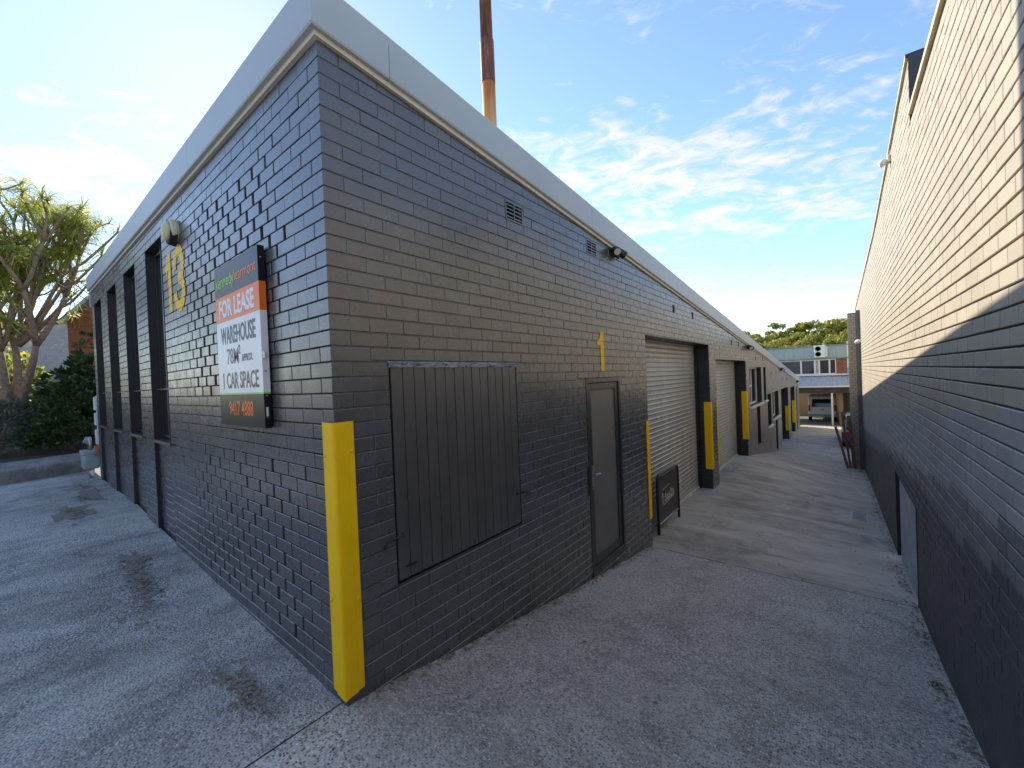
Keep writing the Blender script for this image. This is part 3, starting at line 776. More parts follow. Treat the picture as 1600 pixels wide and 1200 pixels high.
# painted numerals: strokes clipped to the brick faces they were painted on
def clip_rect(poly, r):
    def clip(ps, ax, lim, keep):
        out = []
        for i in range(len(ps)):
            p, q = ps[i], ps[(i + 1) % len(ps)]
            pin, qin = keep(p[ax], lim), keep(q[ax], lim)
            if pin: out.append(p)
            if pin != qin:
                t = (lim - p[ax]) / (q[ax] - p[ax]); out.append((p[0] + (q[0] - p[0]) * t, p[1] + (q[1] - p[1]) * t))
        return out
    ge = lambda a, b: a >= b
    le = lambda a, b: a <= b
    for ax, lim, keep in ((0, r[0], ge), (0, r[1], le), (1, r[2], ge), (1, r[3], le)):
        if not poly: return []
        poly = clip(poly, ax, lim, keep)
    return poly
def stroke(path, w):
    q = []
    for i in range(len(path) - 1):
        (x0, z0), (x1, z1) = path[i], path[i + 1]; L = math.hypot(x1 - x0, z1 - z0); nx, nz = -(z1 - z0) / L * w / 2, (x1 - x0) / L * w / 2
        ex, ez = (x1 - x0) / L * .004, (z1 - z0) / L * .004
        q.append([(x0 + nx - ex, z0 + nz - ez), (x0 - nx - ex, z0 - nz - ez), (x1 - nx + ex, z1 - nz + ez), (x1 + nx + ex, z1 + nz + ez)])
    return q
def painted(F, quads, rects, label):
    mb = MB(); k = 0
    for q in quads:
        a = sum(q[i][0] * q[(i + 1) % 4][1] - q[(i + 1) % 4][0] * q[i][1] for i in range(4))
        if a < 0: q = q[::-1]
        k += 1
        for r in rects:
            if r[1] < min(p[0] for p in q) or r[0] > max(p[0] for p in q) or r[3] < min(p[1] for p in q) or r[2] > max(p[1] for p in q): continue
            c = clip_rect(q, (r[0] - .003, r[1] + .003, r[2] - .001, r[3] + .001))
            if len(c) >= 3: mb.poly([F(u, z, .0042 + .0003 * (k % 4)) for u, z in c])
    return mb.build('painted_numeral', 'yellow', W, label=label, recalc=False)
s = stroke([(-3.315, 3.0), (-3.19, 3.10)], .10) + stroke([(-3.175, 3.16), (-3.175, 2.57)], .115)
painted(FF, s, rF, 'yellow painted figure 1 of the 13')
c3 = [(-2.985, 2.96), (-2.975, 3.05), (-2.91, 3.115), (-2.80, 3.12), (-2.71, 3.05), (-2.70, 2.95), (-2.75, 2.88), (-2.85, 2.855)]
c3b = [(-2.85, 2.86), (-2.75, 2.83), (-2.695, 2.75), (-2.70, 2.66), (-2.78, 2.59), (-2.89, 2.585), (-2.97, 2.64), (-2.985, 2.73)]
painted(FF, stroke(c3, .11) + stroke(c3b, .11), rF, 'yellow painted figure 3 of the 13')
s = stroke([(3.215, 2.235), (3.215, 1.795)], .085) + [[(3.095, 2.09), (3.20, 2.09), (3.20, 2.19), (3.095, 2.13)]]
painted(FL, s, rL, 'yellow painted number 1 above the door')

# ------------------------------------------------------------------ text
def text_mesh(body, x0, x1, z0, z1, F, d, mat, parent, name='lettering', bold=.0, th=.0015, shear=0):
    c = bpy.data.curves.new(name, 'FONT'); c.body = body; c.size = 1; c.extrude = .5; c.offset = bold; c.shear = shear; c.resolution_u = 3
    o = bpy.data.objects.new('tmp', c); COL.objects.link(o)
    dg = bpy.context.evaluated_depsgraph_get(); me = bpy.data.meshes.new_from_object(o.evaluated_get(dg))
    bpy.data.objects.remove(o); 
    xs = [v.co.x for v in me.vertices]; ys_ = [v.co.y for v in me.vertices]
    ax, bx, ay, by = min(xs), max(xs), min(ys_), max(ys_)
    for v in me.vertices:
        p = F(x0 + (v.co.x - ax) / (bx - ax) * (x1 - x0), z0 + (v.co.y - ay) / (by - ay) * (z1 - z0), d + (th if v.co.z > 0 else -.001)); v.co = p
    me.materials.clear(); me.materials.append(MAT[mat])
    o = bpy.data.objects.new(name, me); COL.objects.link(o); o.parent = parent; return o

# ------------------------------------------------------------------ for-lease sign
SG = thing('lease_sign', 'tall FOR LEASE board with orange band and white panel fixed to the charcoal brick front', 'sign', (0, 0, 0))
X0, X1 = -1.63, -.78; ZB, ZT = 1.487, 2.678; D0, D1 = .012, .054
def band(za, zb, mat, nm):
    mb = MB(); mb.box((X0, -D1, za), (X1, -D0, zb)); return mb.build(nm, mat, SG)
band(2.447, ZT, 'sign_black', 'header_band'); band(2.258, 2.446, 'sign_orange', 'lease_band'); band(1.722, 2.257, 'sign_white', 'main_panel')
band(1.712, 1.7215, 'sign_green', 'green_line'); band(ZB, 1.7115, 'sign_black', 'phone_band')
FS = FF
text_mesh('kennedy', X0 + 0.032, X0 + 0.411, 2.487, 2.60, FS, D1, 'sign_green', SG, bold=.0)
text_mesh('learmont', X0 + 0.425, X0 + 0.818, 2.520, 2.60, FS, D1, 'sign_orange', SG, bold=.0)
text_mesh('FOR LEASE', X0 + 0.077, X0 + 0.764, 2.285, 2.42, FS, D1, 'sign_white', SG, bold=.03)
text_mesh('WAREHOUSE', X0 + 0.090, X0 + 0.764, 2.085, 2.215, FS, D1, 'sign_navy', SG, bold=.02)
text_mesh('78M', X0 + 0.203, X0 + 0.434, 1.935, 2.05, FS, D1, 'sign_navy', SG, bold=.002)
text_mesh('2', X0 + 0.438, X0 + 0.475, 2.00, 2.065, FS, D1, 'sign_navy', SG, bold=.01)
text_mesh('APPROX.', X0 + 0.497, X0 + 0.696, 1.943, 1.993, FS, D1, 'sign_navy', SG)
text_mesh('1 CAR SPACE', X0 + 0.099, X0 + 0.782, 1.755, 1.875, FS, D1, 'sign_navy', SG, bold=.015)
text_mesh('9417 4888', X0 + 0.203, X0 + 0.664, 1.56, 1.665, FS, D1, 'sign_orange', SG, bold=.012)
mb = MB(); mb.box((X1 - .002, -.05, 1.945), (X1 + .004, -.02, 1.985)); mb.box((X1 + .003, -.05, 1.945), (X1 + .03, -.044, 1.985)); mb.build('fixing_strap', 'white_paint', SG)
mb = MB(); mb.box((X1 - .001, -.045, 1.565), (X1 + .0015, -.03, 1.625)); mb.build('maker_label', 'white_paint', SG)
mb = MB()
for z in (1.56, 1.70, 1.86, 2.3, 2.6): mb.tube([(X1 - .002, -.037, z), (X1 + .004, -.037, z)], .006, 8)
mb.build('rivet', 'steel', SG)

# ------------------------------------------------------------------ yellow corner guards
def guard(name, label, F1, F2c, leg1, leg2, z0, z1, ribs=False):
    pass
def angle_guard(label, pts, z0, z1, bolts=(), notch=0):
    """pts = open outline in plan, swept upright as a 4 mm plate"""
    g = thing('corner_guard', label, 'corner guard', (pts[len(pts) // 2][0], pts[len(pts) // 2][1], z0), 'yellow corner guards')
    ox, oy = g.location.x, g.location.y
    mb = MB(); n = len(pts); th = .005
    # offset outline
    nor = []
    for i in range(n):
        a = Vector(pts[max(i - 1, 0)]); b = Vector(pts[min(i + 1, n - 1)]); t = (b - a).normalized(); nor.append(Vector((t.y, -t.x)))
    inn = [Vector(p) - nor[i] * th for i, p in enumerate(pts)]
    zz = [z0 + notch * abs(i - (n - 1) / 2) / ((n - 1) / 2) for i in range(n)]
    for i in range(n - 1):
        for A, B in ((pts, pts), (inn, inn)):
            mb.poly([(A[i][0] - ox, A[i][1] - oy, zz[i] - z0), (A[i + 1][0] - ox, A[i + 1][1] - oy, zz[i + 1] - z0), (A[i + 1][0] - ox, A[i + 1][1] - oy, z1 - z0), (A[i][0] - ox, A[i][1] - oy, z1 - z0)])
        for z_, zs in ((1, [z1] * n), (0, zz)):
            mb.poly([(pts[i][0] - ox, pts[i][1] - oy, zs[i] - z0), (pts[i + 1][0] - ox, pts[i + 1][1] - oy, zs[i + 1] - z0), (inn[i + 1][0] - ox, inn[i + 1][1] - oy, zs[i + 1] - z0), (inn[i][0] - ox, inn[i][1] - oy, zs[i] - z0)])
    for i in (0, n - 1):
        mb.poly([(pts[i][0] - ox, pts[i][1] - oy, zz[i] - z0), (inn[i][0] - ox, inn[i][1] - oy, zz[i] - z0), (inn[i][0] - ox, inn[i][1] - oy, z1 - z0), (pts[i][0] - ox, pts[i][1] - oy, z1 - z0)])
    mb.build('plate', 'yellow', g, recalc=False)
    for (x, y, z, dx, dy) in bolts:
        mb = MB(); p = Vector((x - ox, y - oy, z - z0)); d = Vector((dx, dy, 0))
        mb.tube([p, p + d * .004, p + d * .007], [.011, .010, .004], 10); mb.build('bolt', 'yellow', g, smooth=True)
    return g
a = .010
pts = [(-.115, -a), (-.078, -a - .001), (-.070, -a - .005), (-.020, -a - .007)]
for i in range(7):
    t = math.pi / 2 * i / 6; c = (-.006, .006); r = .020
    pts.append((c[0] + r * math.sin(t) + .003, c[1] - r * math.cos(t) - .003))
pts += [(a + .007, .02), (a + .005, .062), (a + .001, .07), (a, .105)]
angle_guard('tall yellow guard wrapped round the warehouse front corner', pts, .035, 1.545,
            [(-.095, -a - .001, 1.36, 0, -1), (-.095, -a - .001, .56, 0, -1), (a + .001, .088, 1.38, 1, 0), (a + .001, .088, .56, 1, 0)], .02)
def jamb_guard(label, yj, side, z0, z1, f=.10, j=.13):
    """side=+1: the opening lies on the +y side of the edge"""
    if side > 0: p = [(.008, yj - f), (.008, yj - .05), (.008, yj + .004), (.004, yj + .008), (-.05, yj + .008), (-j, yj + .008)]
    else: p = [(-j, yj - .008), (-.05, yj - .008), (.004, yj - .008), (.008, yj - .004), (.008, yj + .05), (.008, yj + f)]
    return angle_guard(label, p, z0, z1, [(.009, yj - side * f * .6, z0 + .2, 1, 0), (.009, yj - side * f * .6, z1 - .2, 1, 0)])
jamb_guard('slim yellow guard on the first roller door beside the small black sign stand', 4.58, 1, -.30, 1.08)
jamb_guard('broad yellow guard on the near side of the brick pier between the roller doors', 8.12, -1, -.31, 1.10, .09)
jamb_guard('thin yellow guard on the far side of the brick pier between the roller doors', 8.70, 1, -.30, 1.10, .09)
jamb_guard('yellow guard at the far side of the second roller door, before the windows', 12.32, -1, -.27, 1.12, .12)
jamb_guard('yellow guard on the third opening down the lane', 24.07, -1, -1.45, -.20, .12, .14)
jamb_guard('last yellow guard down the lane, near the carport', 27.75, -1, -1.45, -.15, .12, .14)

# ------------------------------------------------------------------ small fittings on the warehouse
fl = []
def floodlight(y, z, label, s=1.0, big=True):
    g = thing('floodlight', label, 'floodlight', (0.0, y, z), 'floodlights under the lane fascia')
    mb = MB(); mb.box((.0, -.05 * s, -.045 * s), (.03, .05 * s, .045 * s)); mb.build('mount', 'black_metal', g, bevel=.004)
    for k, (dy, dirn) in enumerate(((-.075, Vector((.55, -.55, -.5))), (.085, Vector((.5, .5, -.55))))):
        dirn.normalize(); p = Vector((.07, dy * s, 0)); mb = MB()
        mb.tube([p - dirn * .07 * s, p - dirn * .03 * s, p + dirn * .05 * s, p + dirn * .06 * s], [.022 * s, .042 * s, .052 * s, .046 * s], 12)
        mb.tube([Vector((.02, dy * .3 * s, 0)), p - dirn * .03 * s], .010, 6)
        h = mb.build('lamp_head', 'black_metal', g, smooth=False)
        mb = MB(); mb.tube([p + dirn * .058 * s, p + dirn * .064 * s], .040 * s, 12); mb.build('lens', 'lens', h)
    mb = MB(); mb.tube([(.03, 0, -.03), (.06, 0, -.06), (.07, 0, -.085)], [.02 * s, .025 * s, .012 * s], 10); mb.build('sensor', 'black_metal', g, smooth=True)
floodlight(3.62, 3.235, 'black twin floodlight beside the square wall vent, nearest the camera', 1.0)
floodlight(12.72, 2.40, 'black twin floodlight above the second roller door end', 1.3)
floodlight(20.93, 1.70, 'small black twin floodlight past the lane windows', 1.4)
floodlight(29.4, .90, 'small black twin floodlight by the far end of the lane fascia', 1.4)
g = thing('bulkhead_light', 'round cream bulkhead light above the painted 13 on the front', 'wall light', (-2.88, 0, 3.30))
mb = MB(); prof = [(.115, 0), (.118, .02), (.112, .05), (.10, .062)]
mb.tube([(0, 0, 0), (0, -.02, 0), (0, -.05, 0), (0, -.062, 0)], [.115, .118, .112, .10], 24); mb.build('base', 'cream_plastic', g)
mb = MB(); mb.tube([(0, -.06, 0), (0, -.085, 0), (0, -.105, 0), (0, -.115, 0)], [.099, .088, .06, .02], 24); mb.build('diffuser', 'cream_plastic', g, smooth=True)
mb = MB(); mb.tube([(0, -.01, -.022), (0, -.064, -.022)], [.112, .100], 24); mb.build('rim', 'gap_black', g)

# sign stand in front of the first roller door
g = thing('sign_stand', 'small black tube framed sign with brown panel standing by the roller door', 'sign stand', (-.06, 5.0, -.722))
ya, yb, H = 0, .98, .92
mb = MB(); rc = .10; path = [(0, ya, .02), (0, ya, H - rc)]
for i in range(1, 7): t = math.pi / 2 * i / 6; path.append((0, ya + rc - rc * math.cos(t), H - rc + rc * math.sin(t)))
for i in range(0, 7): t = math.pi / 2 * i / 6; path.append((0, yb - rc + rc * math.sin(t), H - rc + rc * math.cos(t)))
path.append((0, yb, .02)); mb.tube(path, .022, 10); mb.build('frame', 'black_metal', g, smooth=True)
mb = MB(); mb.tube([(0, ya, .17), (0, yb, .17)], .014, 8); mb.build('cross_bar', 'steel', g, smooth=True)
mb = MB(); mb.box((-.006, ya + .03, .20), (.006, yb - .03, H - .04)); pn = mb.build('panel', 'sign_brown', g)
for y in (ya, yb): mb = MB(); mb.box((-.20, y - .022, 0), (.26, y + .022, .008)); mb.build('foot', 'black_metal', g, bevel=.002)
FA = Frame((.007, 0, 0), (0, 1, 0), (1, 0, 0))
mb = MB()                                                    # looping brush script, too small to read in the photograph
def scribble(pts, w, d0):
    for q in stroke(pts, w): mb.poly([FA(u, z, d0) for u, z in q])
for i, (u, h) in enumerate(((.17, .15), (.30, .11), (.39, .07), (.47, .07), (.56, .13), (.66, .08))):
    zz = .47 + .06 * (u - .17)
    scribble([(u, zz + h * .5), (u + .03, zz + h), (u + .055, zz + h * .6), (u + .02, zz), (u + .05, zz - .02), (u + .09, zz + .03)], .017, .0006 + .0002 * i)
scribble([(.22, .42), (.72, .47)], .010, .0004); scribble([(.20, .66), (.52, .69)], .008, .0004)
mb.build('lettering', 'script_white', pn, recalc=False)

# rusty flue on the roof
g = thing('flue_pipe', 'rusty flue pipe rising behind the pale fascia', 'flue pipe', (-.90, 2.46, 3.5))
mb = MB(); mb.tube([(0, 0, .1), (0, 0, 1.62)], .076, 20); mb.build('lower_pipe', 'rusty_pipe', g, smooth=True)
mb = MB(); mb.tube([(0, 0, 1.60), (0, 0, 1.61), (0, 0, 2.08), (0, 0, 2.09)], [.078, .079, .079, .07], 20); mb.build('sleeve', 'brown_pipe', g, smooth=True)
mb = MB(); mb.tube([(0, 0, 2.08), (0, 0, 4.1)], .069, 20); mb.build('upper_pipe', 'brown_pipe', g, smooth=True)
mb = MB(); mb.tube([(0, 0, 4.06), (0, 0, 4.1), (0, 0, 4.22)], [.13, .13, .01], 16); mb.build('cowl', 'brown_pipe', g)

# gas meter and service boxes at the left end
g = thing('gas_meter', 'grey gas meter on its pipe at the far end of the warehouse front', 'gas meter', (-9.10, -.10, .24)); g.scale = (1.3, 1.3, 1.3)
mb = MB(); mb.box((-.14, -.09, .10), (.14, .09, .36)); mb.build('meter_body', 'meter_grey', g, bevel=.03)
mb = MB(); mb.box((-.155, -.10, .31), (.155, .10, .37)); mb.build('meter_cap', 'meter_grey', g, bevel=.015)
mb = MB(); mb.tube([(.05, 0, .36), (.05, 0, .50), (.0, 0, .55), (-.06, 0, .52), (-.06, 0, .37)], .018, 8); mb.build('inlet_pipe', 'steel', g, smooth=True)
mb = MB(); mb.tube([(0, 0, .1), (0, 0, -.05)], .022, 8); mb.build('stand_pipe', 'steel', g, smooth=True)
mb = MB(); mb.tube([(.05, .01, .12), (.07, .01, .02), (.10, .01, .0), (.12, .01, .08)], .016, 8); mb.build('vent_pipe', 'white_paint', g, smooth=True)
mb = MB(); mb.tube([(-.06, 0, .50), (-.06, -.05, .52)], [.05, .045], 12); mb.build('regulator', 'meter_grey', g)
g = thing('service_conduit', 'white electrical conduit with stacked boxes beside the gas meter', 'conduit', (-9.08, .03, .55))
mb = MB(); mb.tube([(0, 0, 0), (0, 0, 1.2)], .02, 8); mb.build('conduit', 'white_paint', g, smooth=True)
for z0, z1 in ((.92, 1.18), (.63, .87), (.26, .55)): mb = MB(); mb.box((-.06, -.05, z0), (.05, .03, z1)); mb.build('junction_box', 'white_paint', g, bevel=.012)
mb = MB(); mb.box((-9.0, -.06, .62), (-8.87, -.0, .80)); tag(mb.build('terracotta_block', 'terracotta', bevel=.006), 'small terracotta coloured block behind the gas meter pipe', 'block')
for i, (a, b) in enumerate((((-8.84, .02, 3.62), (-13.2, -1.35, 6.5)), ((-8.84, .02, 3.50), (-13.3, -1.30, 5.9)))):
    mb = MB(); A, B = Vector(a), Vector(b)
    mb.tube([A.lerp(B, t / 12) - Vector((0, 0, .16 * math.sin(math.pi * t / 12))) for t in range(13)], .009, 6)
    tag(mb.build('service_cable', 'tyre', smooth=True), ('upper' if i == 0 else 'lower') + ' overhead cable running from the fascia end into the tree', 'cable', 'overhead service cables')
mb = MB(); mb.box((-8.95, -.02, 3.42), (-8.86, .04, 3.75)); tag(mb.build('cable_bracket', 'meter_grey', bevel=.01), 'grey cable bracket on the left end of the fascia', 'bracket')
# ------------------------------------------------------------------ right-hand building
C = thing('cream_warehouse', 'tall cream painted brick wall along the right side of the lane with dark painted base', 'building', (2.70, 0, 0))
Cw = C.matrix_world
RL = 19.5
TT = [(4.15, 4.52), (5.33, 4.41), (8.63, 4.10), (18.64, 3.86), (30, 3.7)]
def topR(u):
    y = -u
    return 3.95 if y < 4.15 else interp(TT, y)
def PBz(y, base): return base - .0905 * (math.floor(max(y, 0) / .96 + .3 * math.sin(math.floor(y / 2.9) * 7.1)) * .96)  # height where the brick colour changes, stepping down along the lane
hatch = (-6.35, -4.5, -1.2, .30)
rR = courses(-RL, 2.5, -2.4, 4.6, [hatch, (-4.15, -3.8, 3.955, 5)], top=lambda u: topR(u) + .0, GAP=.0105)
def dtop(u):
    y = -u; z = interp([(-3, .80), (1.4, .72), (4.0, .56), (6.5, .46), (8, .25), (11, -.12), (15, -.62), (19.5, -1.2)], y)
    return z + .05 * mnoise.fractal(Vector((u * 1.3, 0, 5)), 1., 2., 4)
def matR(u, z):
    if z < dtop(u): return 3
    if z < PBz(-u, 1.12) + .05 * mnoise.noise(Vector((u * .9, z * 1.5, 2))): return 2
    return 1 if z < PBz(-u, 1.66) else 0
class P0:                                                   # bricks are placed in world space under a root that sits at x=2.70
    pass
def lay_under(root, *a, **k):
    before = set(COL.objects); mb = lay(root, *a, **k); return mb
C.location = (0, 0, 0)
mbR = lay(C, FR, rR, matR, ['cream', 'grey_band', 'slate_band', 'dark_render'], 292, back=-.015)
mbR.build('brickwork', ['cream', 'grey_band', 'slate_band', 'dark_render'], C, kind='stuff', recalc=False)
mb = MB()
wall_sheet(mb, FR, -RL, 2.5, -2.6, lambda u: topR(u), [hatch], -.013, step=.5)
for u in (-RL,): mb.poly([FR(u, -2.6, -.006), FR(u, topR(u), -.006), FR(u, topR(u), -6), FR(u, -2.6, -6)])
mb.poly([FR(2.5, -2.6, -.006), FR(2.5, 3.95, -.006), FR(2.5, 3.95, -6), FR(2.5, -2.6, -6)])
mb.build('wall', 'mortar_cream', C, recalc=False)
mb = MB()
us = lin(-RL, -4.15, 16)
for a, b in zip(us, us[1:]): mb.poly([FR(a, topR(a) + .02, .0), FR(b, interp(TT, -b) + .02, .0), FR(b, interp(TT, -b) + .6, -6), FR(a, topR(a) + .6, -6)])
mb.poly([FR(-4.15, 3.98, 0), FR(2.5, 3.98, 0), FR(2.5, 4.2, -6), FR(-4.15, 4.2, -6)])
mb.build('roof', 'roof_dark', C, recalc=False)
mb = MB(); mb.box((-4.02, 3.945, -.10), (2.5, 3.99, .028), T=lambda u, z, d: FR(u, z + .006 * (u + 4) * 0, d)); mb.build('parapet_cap', 'cap_cream', C, bevel=.004)
mb = MB()
for a, b in zip(us, us[1:]):
    vs = [FR(a, interp(TT, -a) + .0, -.1), FR(b, interp(TT, -b) + .0, -.1), FR(b, interp(TT, -b) + .0, .022), FR(a, interp(TT, -a) + .0, .022),
          FR(a, interp(TT, -a) + .035, -.1), FR(b, interp(TT, -b) + .035, -.1), FR(b, interp(TT, -b) + .035, .022), FR(a, interp(TT, -a) + .035, .022)]
    mb.mesh(vs, [(0, 1, 2, 3), (3, 2, 6, 7), (7, 6, 5, 4)])
mb.build('parapet_cap', 'cap_cream', C, recalc=False)
mb = MB(); mb.poly([FR(-4.142, 3.9, .004), FR(-4.142, 4.54, .004), FR(-4.14, 4.75, -3.5), FR(-4.14, 3.9, -3.5)]); mb.build('roof_end_panel', 'roof_dark', C, recalc=False)
# rendered dado at the foot of the wall
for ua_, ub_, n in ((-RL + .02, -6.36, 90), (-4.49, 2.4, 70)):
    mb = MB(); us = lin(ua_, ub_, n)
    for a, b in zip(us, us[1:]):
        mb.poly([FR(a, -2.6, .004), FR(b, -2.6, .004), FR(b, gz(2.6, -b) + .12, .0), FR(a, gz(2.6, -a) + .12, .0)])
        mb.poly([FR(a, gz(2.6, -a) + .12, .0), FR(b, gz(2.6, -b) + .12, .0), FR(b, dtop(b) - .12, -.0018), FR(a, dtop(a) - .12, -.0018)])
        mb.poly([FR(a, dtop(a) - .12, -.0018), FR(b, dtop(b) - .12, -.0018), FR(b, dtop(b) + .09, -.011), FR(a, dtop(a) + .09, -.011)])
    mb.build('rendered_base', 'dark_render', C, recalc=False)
h = thing('access_hatch', 'x', 'x'); del h['label']; del h['category']; h.parent = C
mb = MB()
a, b, c, d = hatch
for q in ((a, c, a, d), (b, c, b, d)): mb.poly([FR(q[0], q[1], .006), FR(q[2], q[3], .006), FR(q[2], q[3], -.10), FR(q[0], q[1], -.10)])
mb.poly([FR(a, d, .006), FR(b, d, .006), FR(b, d, -.10), FR(a, d, -.10)]); mb.build('recess', 'gap_black', h, recalc=False)
mb = MB(); mb.box((a + .24, c, -.022), (b - .01, d - .012, -.014), T=lambda u, z, dd: FR(u, z, dd)); mb.build('steel_sheet', 'pale_steel', h)
g = thing('flood_sensor', 'small white security light high on the cream wall', 'wall light', (2.675, 5.86, 4.27))
mb = MB(); mb.box((-.03, -.05, -.04), (.0, .05, .05)); mb.build('base', 'white_paint', g, bevel=.01)
mb = MB(); mb.tube([(-.03, 0, 0), (-.07, 0, -.02), (-.10, 0, -.04)], [.03, .045, .04], 12); mb.build('lamp_head', 'white_paint', g, smooth=True)

# ------------------------------------------------------------------ brick pier and odds at the wall end
g = thing('brick_pier', 'narrow cream brick pier with black side standing at the end of the cream wall', 'pier', (2.42, 15.6, -1.5))
FP = Frame((0, 0, 0), (1, 0, 0), (0, -1, 0))
mb = MB(); mb.box((-.085, .001, -.3), (.105, .34, 4.88)); mb.build('pier_core', 'mortar_cream', g)
for k in range(58):
    z = -.1 + k * CO; off = 0 if k % 2 else .06
    for a, b in ((-.09, -.0 + off - .005), (-.0 + off + .005, .11)):
        vs, fs = brick_geo(b - a, CO - GAP, -.008, tilt=tilt()); mb = MB(); mb.mesh([FP((a + b) / 2 + x, z + y, d + .005) for x, y, d in vs], fs); mb.build('brick', 'cream', g, recalc=False)
mb = MB(); mb.box((.112, -.02, -.3), (.27, .3, 4.95)); mb.build('black_pilaster', 'timber_black', g, bevel=.006)
g = thing('pier_light', 'small white dome light on the black side of the pier', 'wall light', (2.58, 15.57, 2.42))
mb = MB(); mb.tube([(0, 0, .06), (0, -.04, .05), (0, -.07, 0)], [.05, .09, .085], 14); mb.build('dome', 'white_paint', g, smooth=True)
mb = MB(); mb.box((-.05, -.005, 0), (.05, .006, .10)); mb.build('base', 'white_paint', g)
for i, (x0, z0, x1, z1, y, w) in enumerate(((2.24, -1.45, 1.96, -.16, 15.2, .07), (2.30, -1.45, 2.12, .30, 15.3, .06), (2.40, -1.45, 2.30, .10, 15.35, .09))):
    mb = MB(); v = Vector((x1 - x0, 0, z1 - z0)); nn = Vector((v.z, 0, -v.x)).normalized() * w / 2
    A, B = Vector((x0, y, z0)), Vector((x1, y, z1)); dy = Vector((0, .04, 0))
    vs = [A - nn, A + nn, B + nn, B - nn]; vs = vs + [q + dy for q in vs]
    mb.mesh(vs, [(0, 1, 2, 3), (7, 6, 5, 4), (0, 4, 5, 1), (1, 5, 6, 2), (2, 6, 7, 3), (3, 7, 4, 0)])
    tag(mb.build('leaning_timber', 'timber_brown', bevel=.004), ('outermost brown board leaning out from the pier foot', 'middle brown board leaning against the pier', 'short wide brown board flat on the pier face')[i], 'board', 'brown boards leaning on the pier')

# ------------------------------------------------------------------ far building, carport, vehicles
B = thing('green_clad_building', 'long building with green grey cladding and ribbon windows above a carport at the lane end', 'building', (-.156, 35.5, -2.38)); B.scale = (1.0733,) * 3
def fb(name, a, b, mat, par=B, bevel=0):
    mb = MB(); mb.box((a[0], a[1] - 33, a[2] + 2.1), (b[0], b[1] - 33, b[2] + 2.1)); return mb.build(name, mat, par, bevel=bevel)
x = -6.0
while x < 8:
    fb('cladding_panel', (x + .004, 33.0 + ru(0, .006), 2.30), (x + .56, 33.06, 3.08), 'clad_green', bevel=.006); x += .565
fb('roof_edge', (-6.1, 32.93, 3.08), (8.1, 40, 3.16), 'clad_trim', bevel=.01)
fb('soffit_trim', (-6.1, 32.92, 2.22), (8.1, 33.1, 2.30), 'clad_trim', bevel=.01)
fb('wall', (-6, 33.11, .2), (8, 40, 3.06), 'far_render')
fb('sill_band', (-6, 32.97, 1.14), (8, 33.1, 1.24), 'white_paint', bevel=.01)
edges = [-6, -4.5, -3, -1.5, .03, .78, 1.02, 1.56, 1.9]
for i, (a, b) in enumerate(zip(edges, edges[1:])):
    w = thing('window', 'x', 'x'); del w['label']; del w['category']; w.parent = B; w.location = (0, 0, 0)
    mb = MB(); f = .045
    for q in ((a, a + f, 1.24, 2.22), (b - f, b, 1.24, 2.22), (a + f, b - f, 2.16, 2.22), (a + f, b - f, 1.24, 1.29)):
        mb.box((q[0], 33.02 - 33, q[2] + 2.1), (q[1], 33.09 - 33, q[3] + 2.1))
    mb.build('window_frame', 'white_paint', w)
    mb = MB(); mb.box((a + f, 33.06 - 33, 1.29 + 2.1), (b - f, 33.07 - 33, 2.16 + 2.1)); mb.build('pane', 'dark_glass' if i != 5 else 'blind', w)
for k in range(11):
    for a, b in ((1.92, 2.15), (2.16, 2.39)):
        zz = 1.26 + k * CO; o_ = .115 if k % 2 else 0
        fb('brick', (a + o_ * .5, 33.03, zz), (b + o_ * .5 - .01, 33.1, zz + CO - .01), 'red_brick')
fb('clad_recess', (2.45, 33.02, 1.26), (3.2, 33.1, 2.2), 'awning')
# awning roof of the carport with corrugation, gutter, post, ceiling, back wall
mb = MB(); n = 90
for i in range(n):
    xa, xb = -.25 + 7.25 * i / n, -.25 + 7.25 * (i + 1) / n; za, zb = (.03 if i % 2 else 0), (.03 if (i + 1) % 2 else 0)
    mb.poly([(xa, -1.0, 2.1 + .50 + za), (xb, -1.0, 2.1 + .50 + zb), (xb, -.03, 2.1 + 1.05 + zb), (xa, -.03, 2.1 + 1.05 + za)])
mb.build('awning_roof', 'awning', B, recalc=False)
fb('gutter', (-.25, 31.92, .40), (7, 32.05, .50), 'white_paint', bevel=.02)
fb('beam', (-.25, 32.06, .02), (7, 32.2, .42), 'far_dark')
fb('ceiling', (-.25, 32.2, .20), (7, 42, .26), 'far_dark'); fb('back_wall', (-6, 42, -2.4), (8, 42.2, .2), 'tan_brick')
fb('post', (1.60, 32.06, -2.2), (1.70, 32.16, .02), 'white_paint', bevel=.01)
fb('side_wall', (1.98, 32.6, -2.3), (2.2, 42, .2), 'tan_brick')
fb('vent_pipe', (2.46, 32.96, 1.6), (2.54, 33.04, 3.3), 'white_paint')
g = thing('air_conditioner', 'white twin fan air conditioner unit on the green grey cladding', 'air conditioner', (1.003, 35.34, 2.395)); g.scale = (1.0733,) * 3
mb = MB(); mb.box((-.31, -.15, 0), (.31, .13, .80)); mb.build('casing', 'white_paint', g, bevel=.015)
for z in (.22, .58):
    mb = MB(); mb.tube([(-.09, -.152, z), (-.09, -.165, z)], .165, 18); f_ = mb.build('fan_grille', 'meter_grey', g)
    for k in range(3): mb = MB(); mb.tube([(-.09, -.167, z), (-.09, -.170, z)], [.15 - k * .045] * 2, 16); mb.build('grille_ring', 'gap_black' if k % 2 == 0 else 'meter_grey', f_)
mb = MB(); mb.box((.32, -.03, .05), (.40, .03, .72)); mb.build('pipe_cover', 'white_paint', g, bevel=.01)
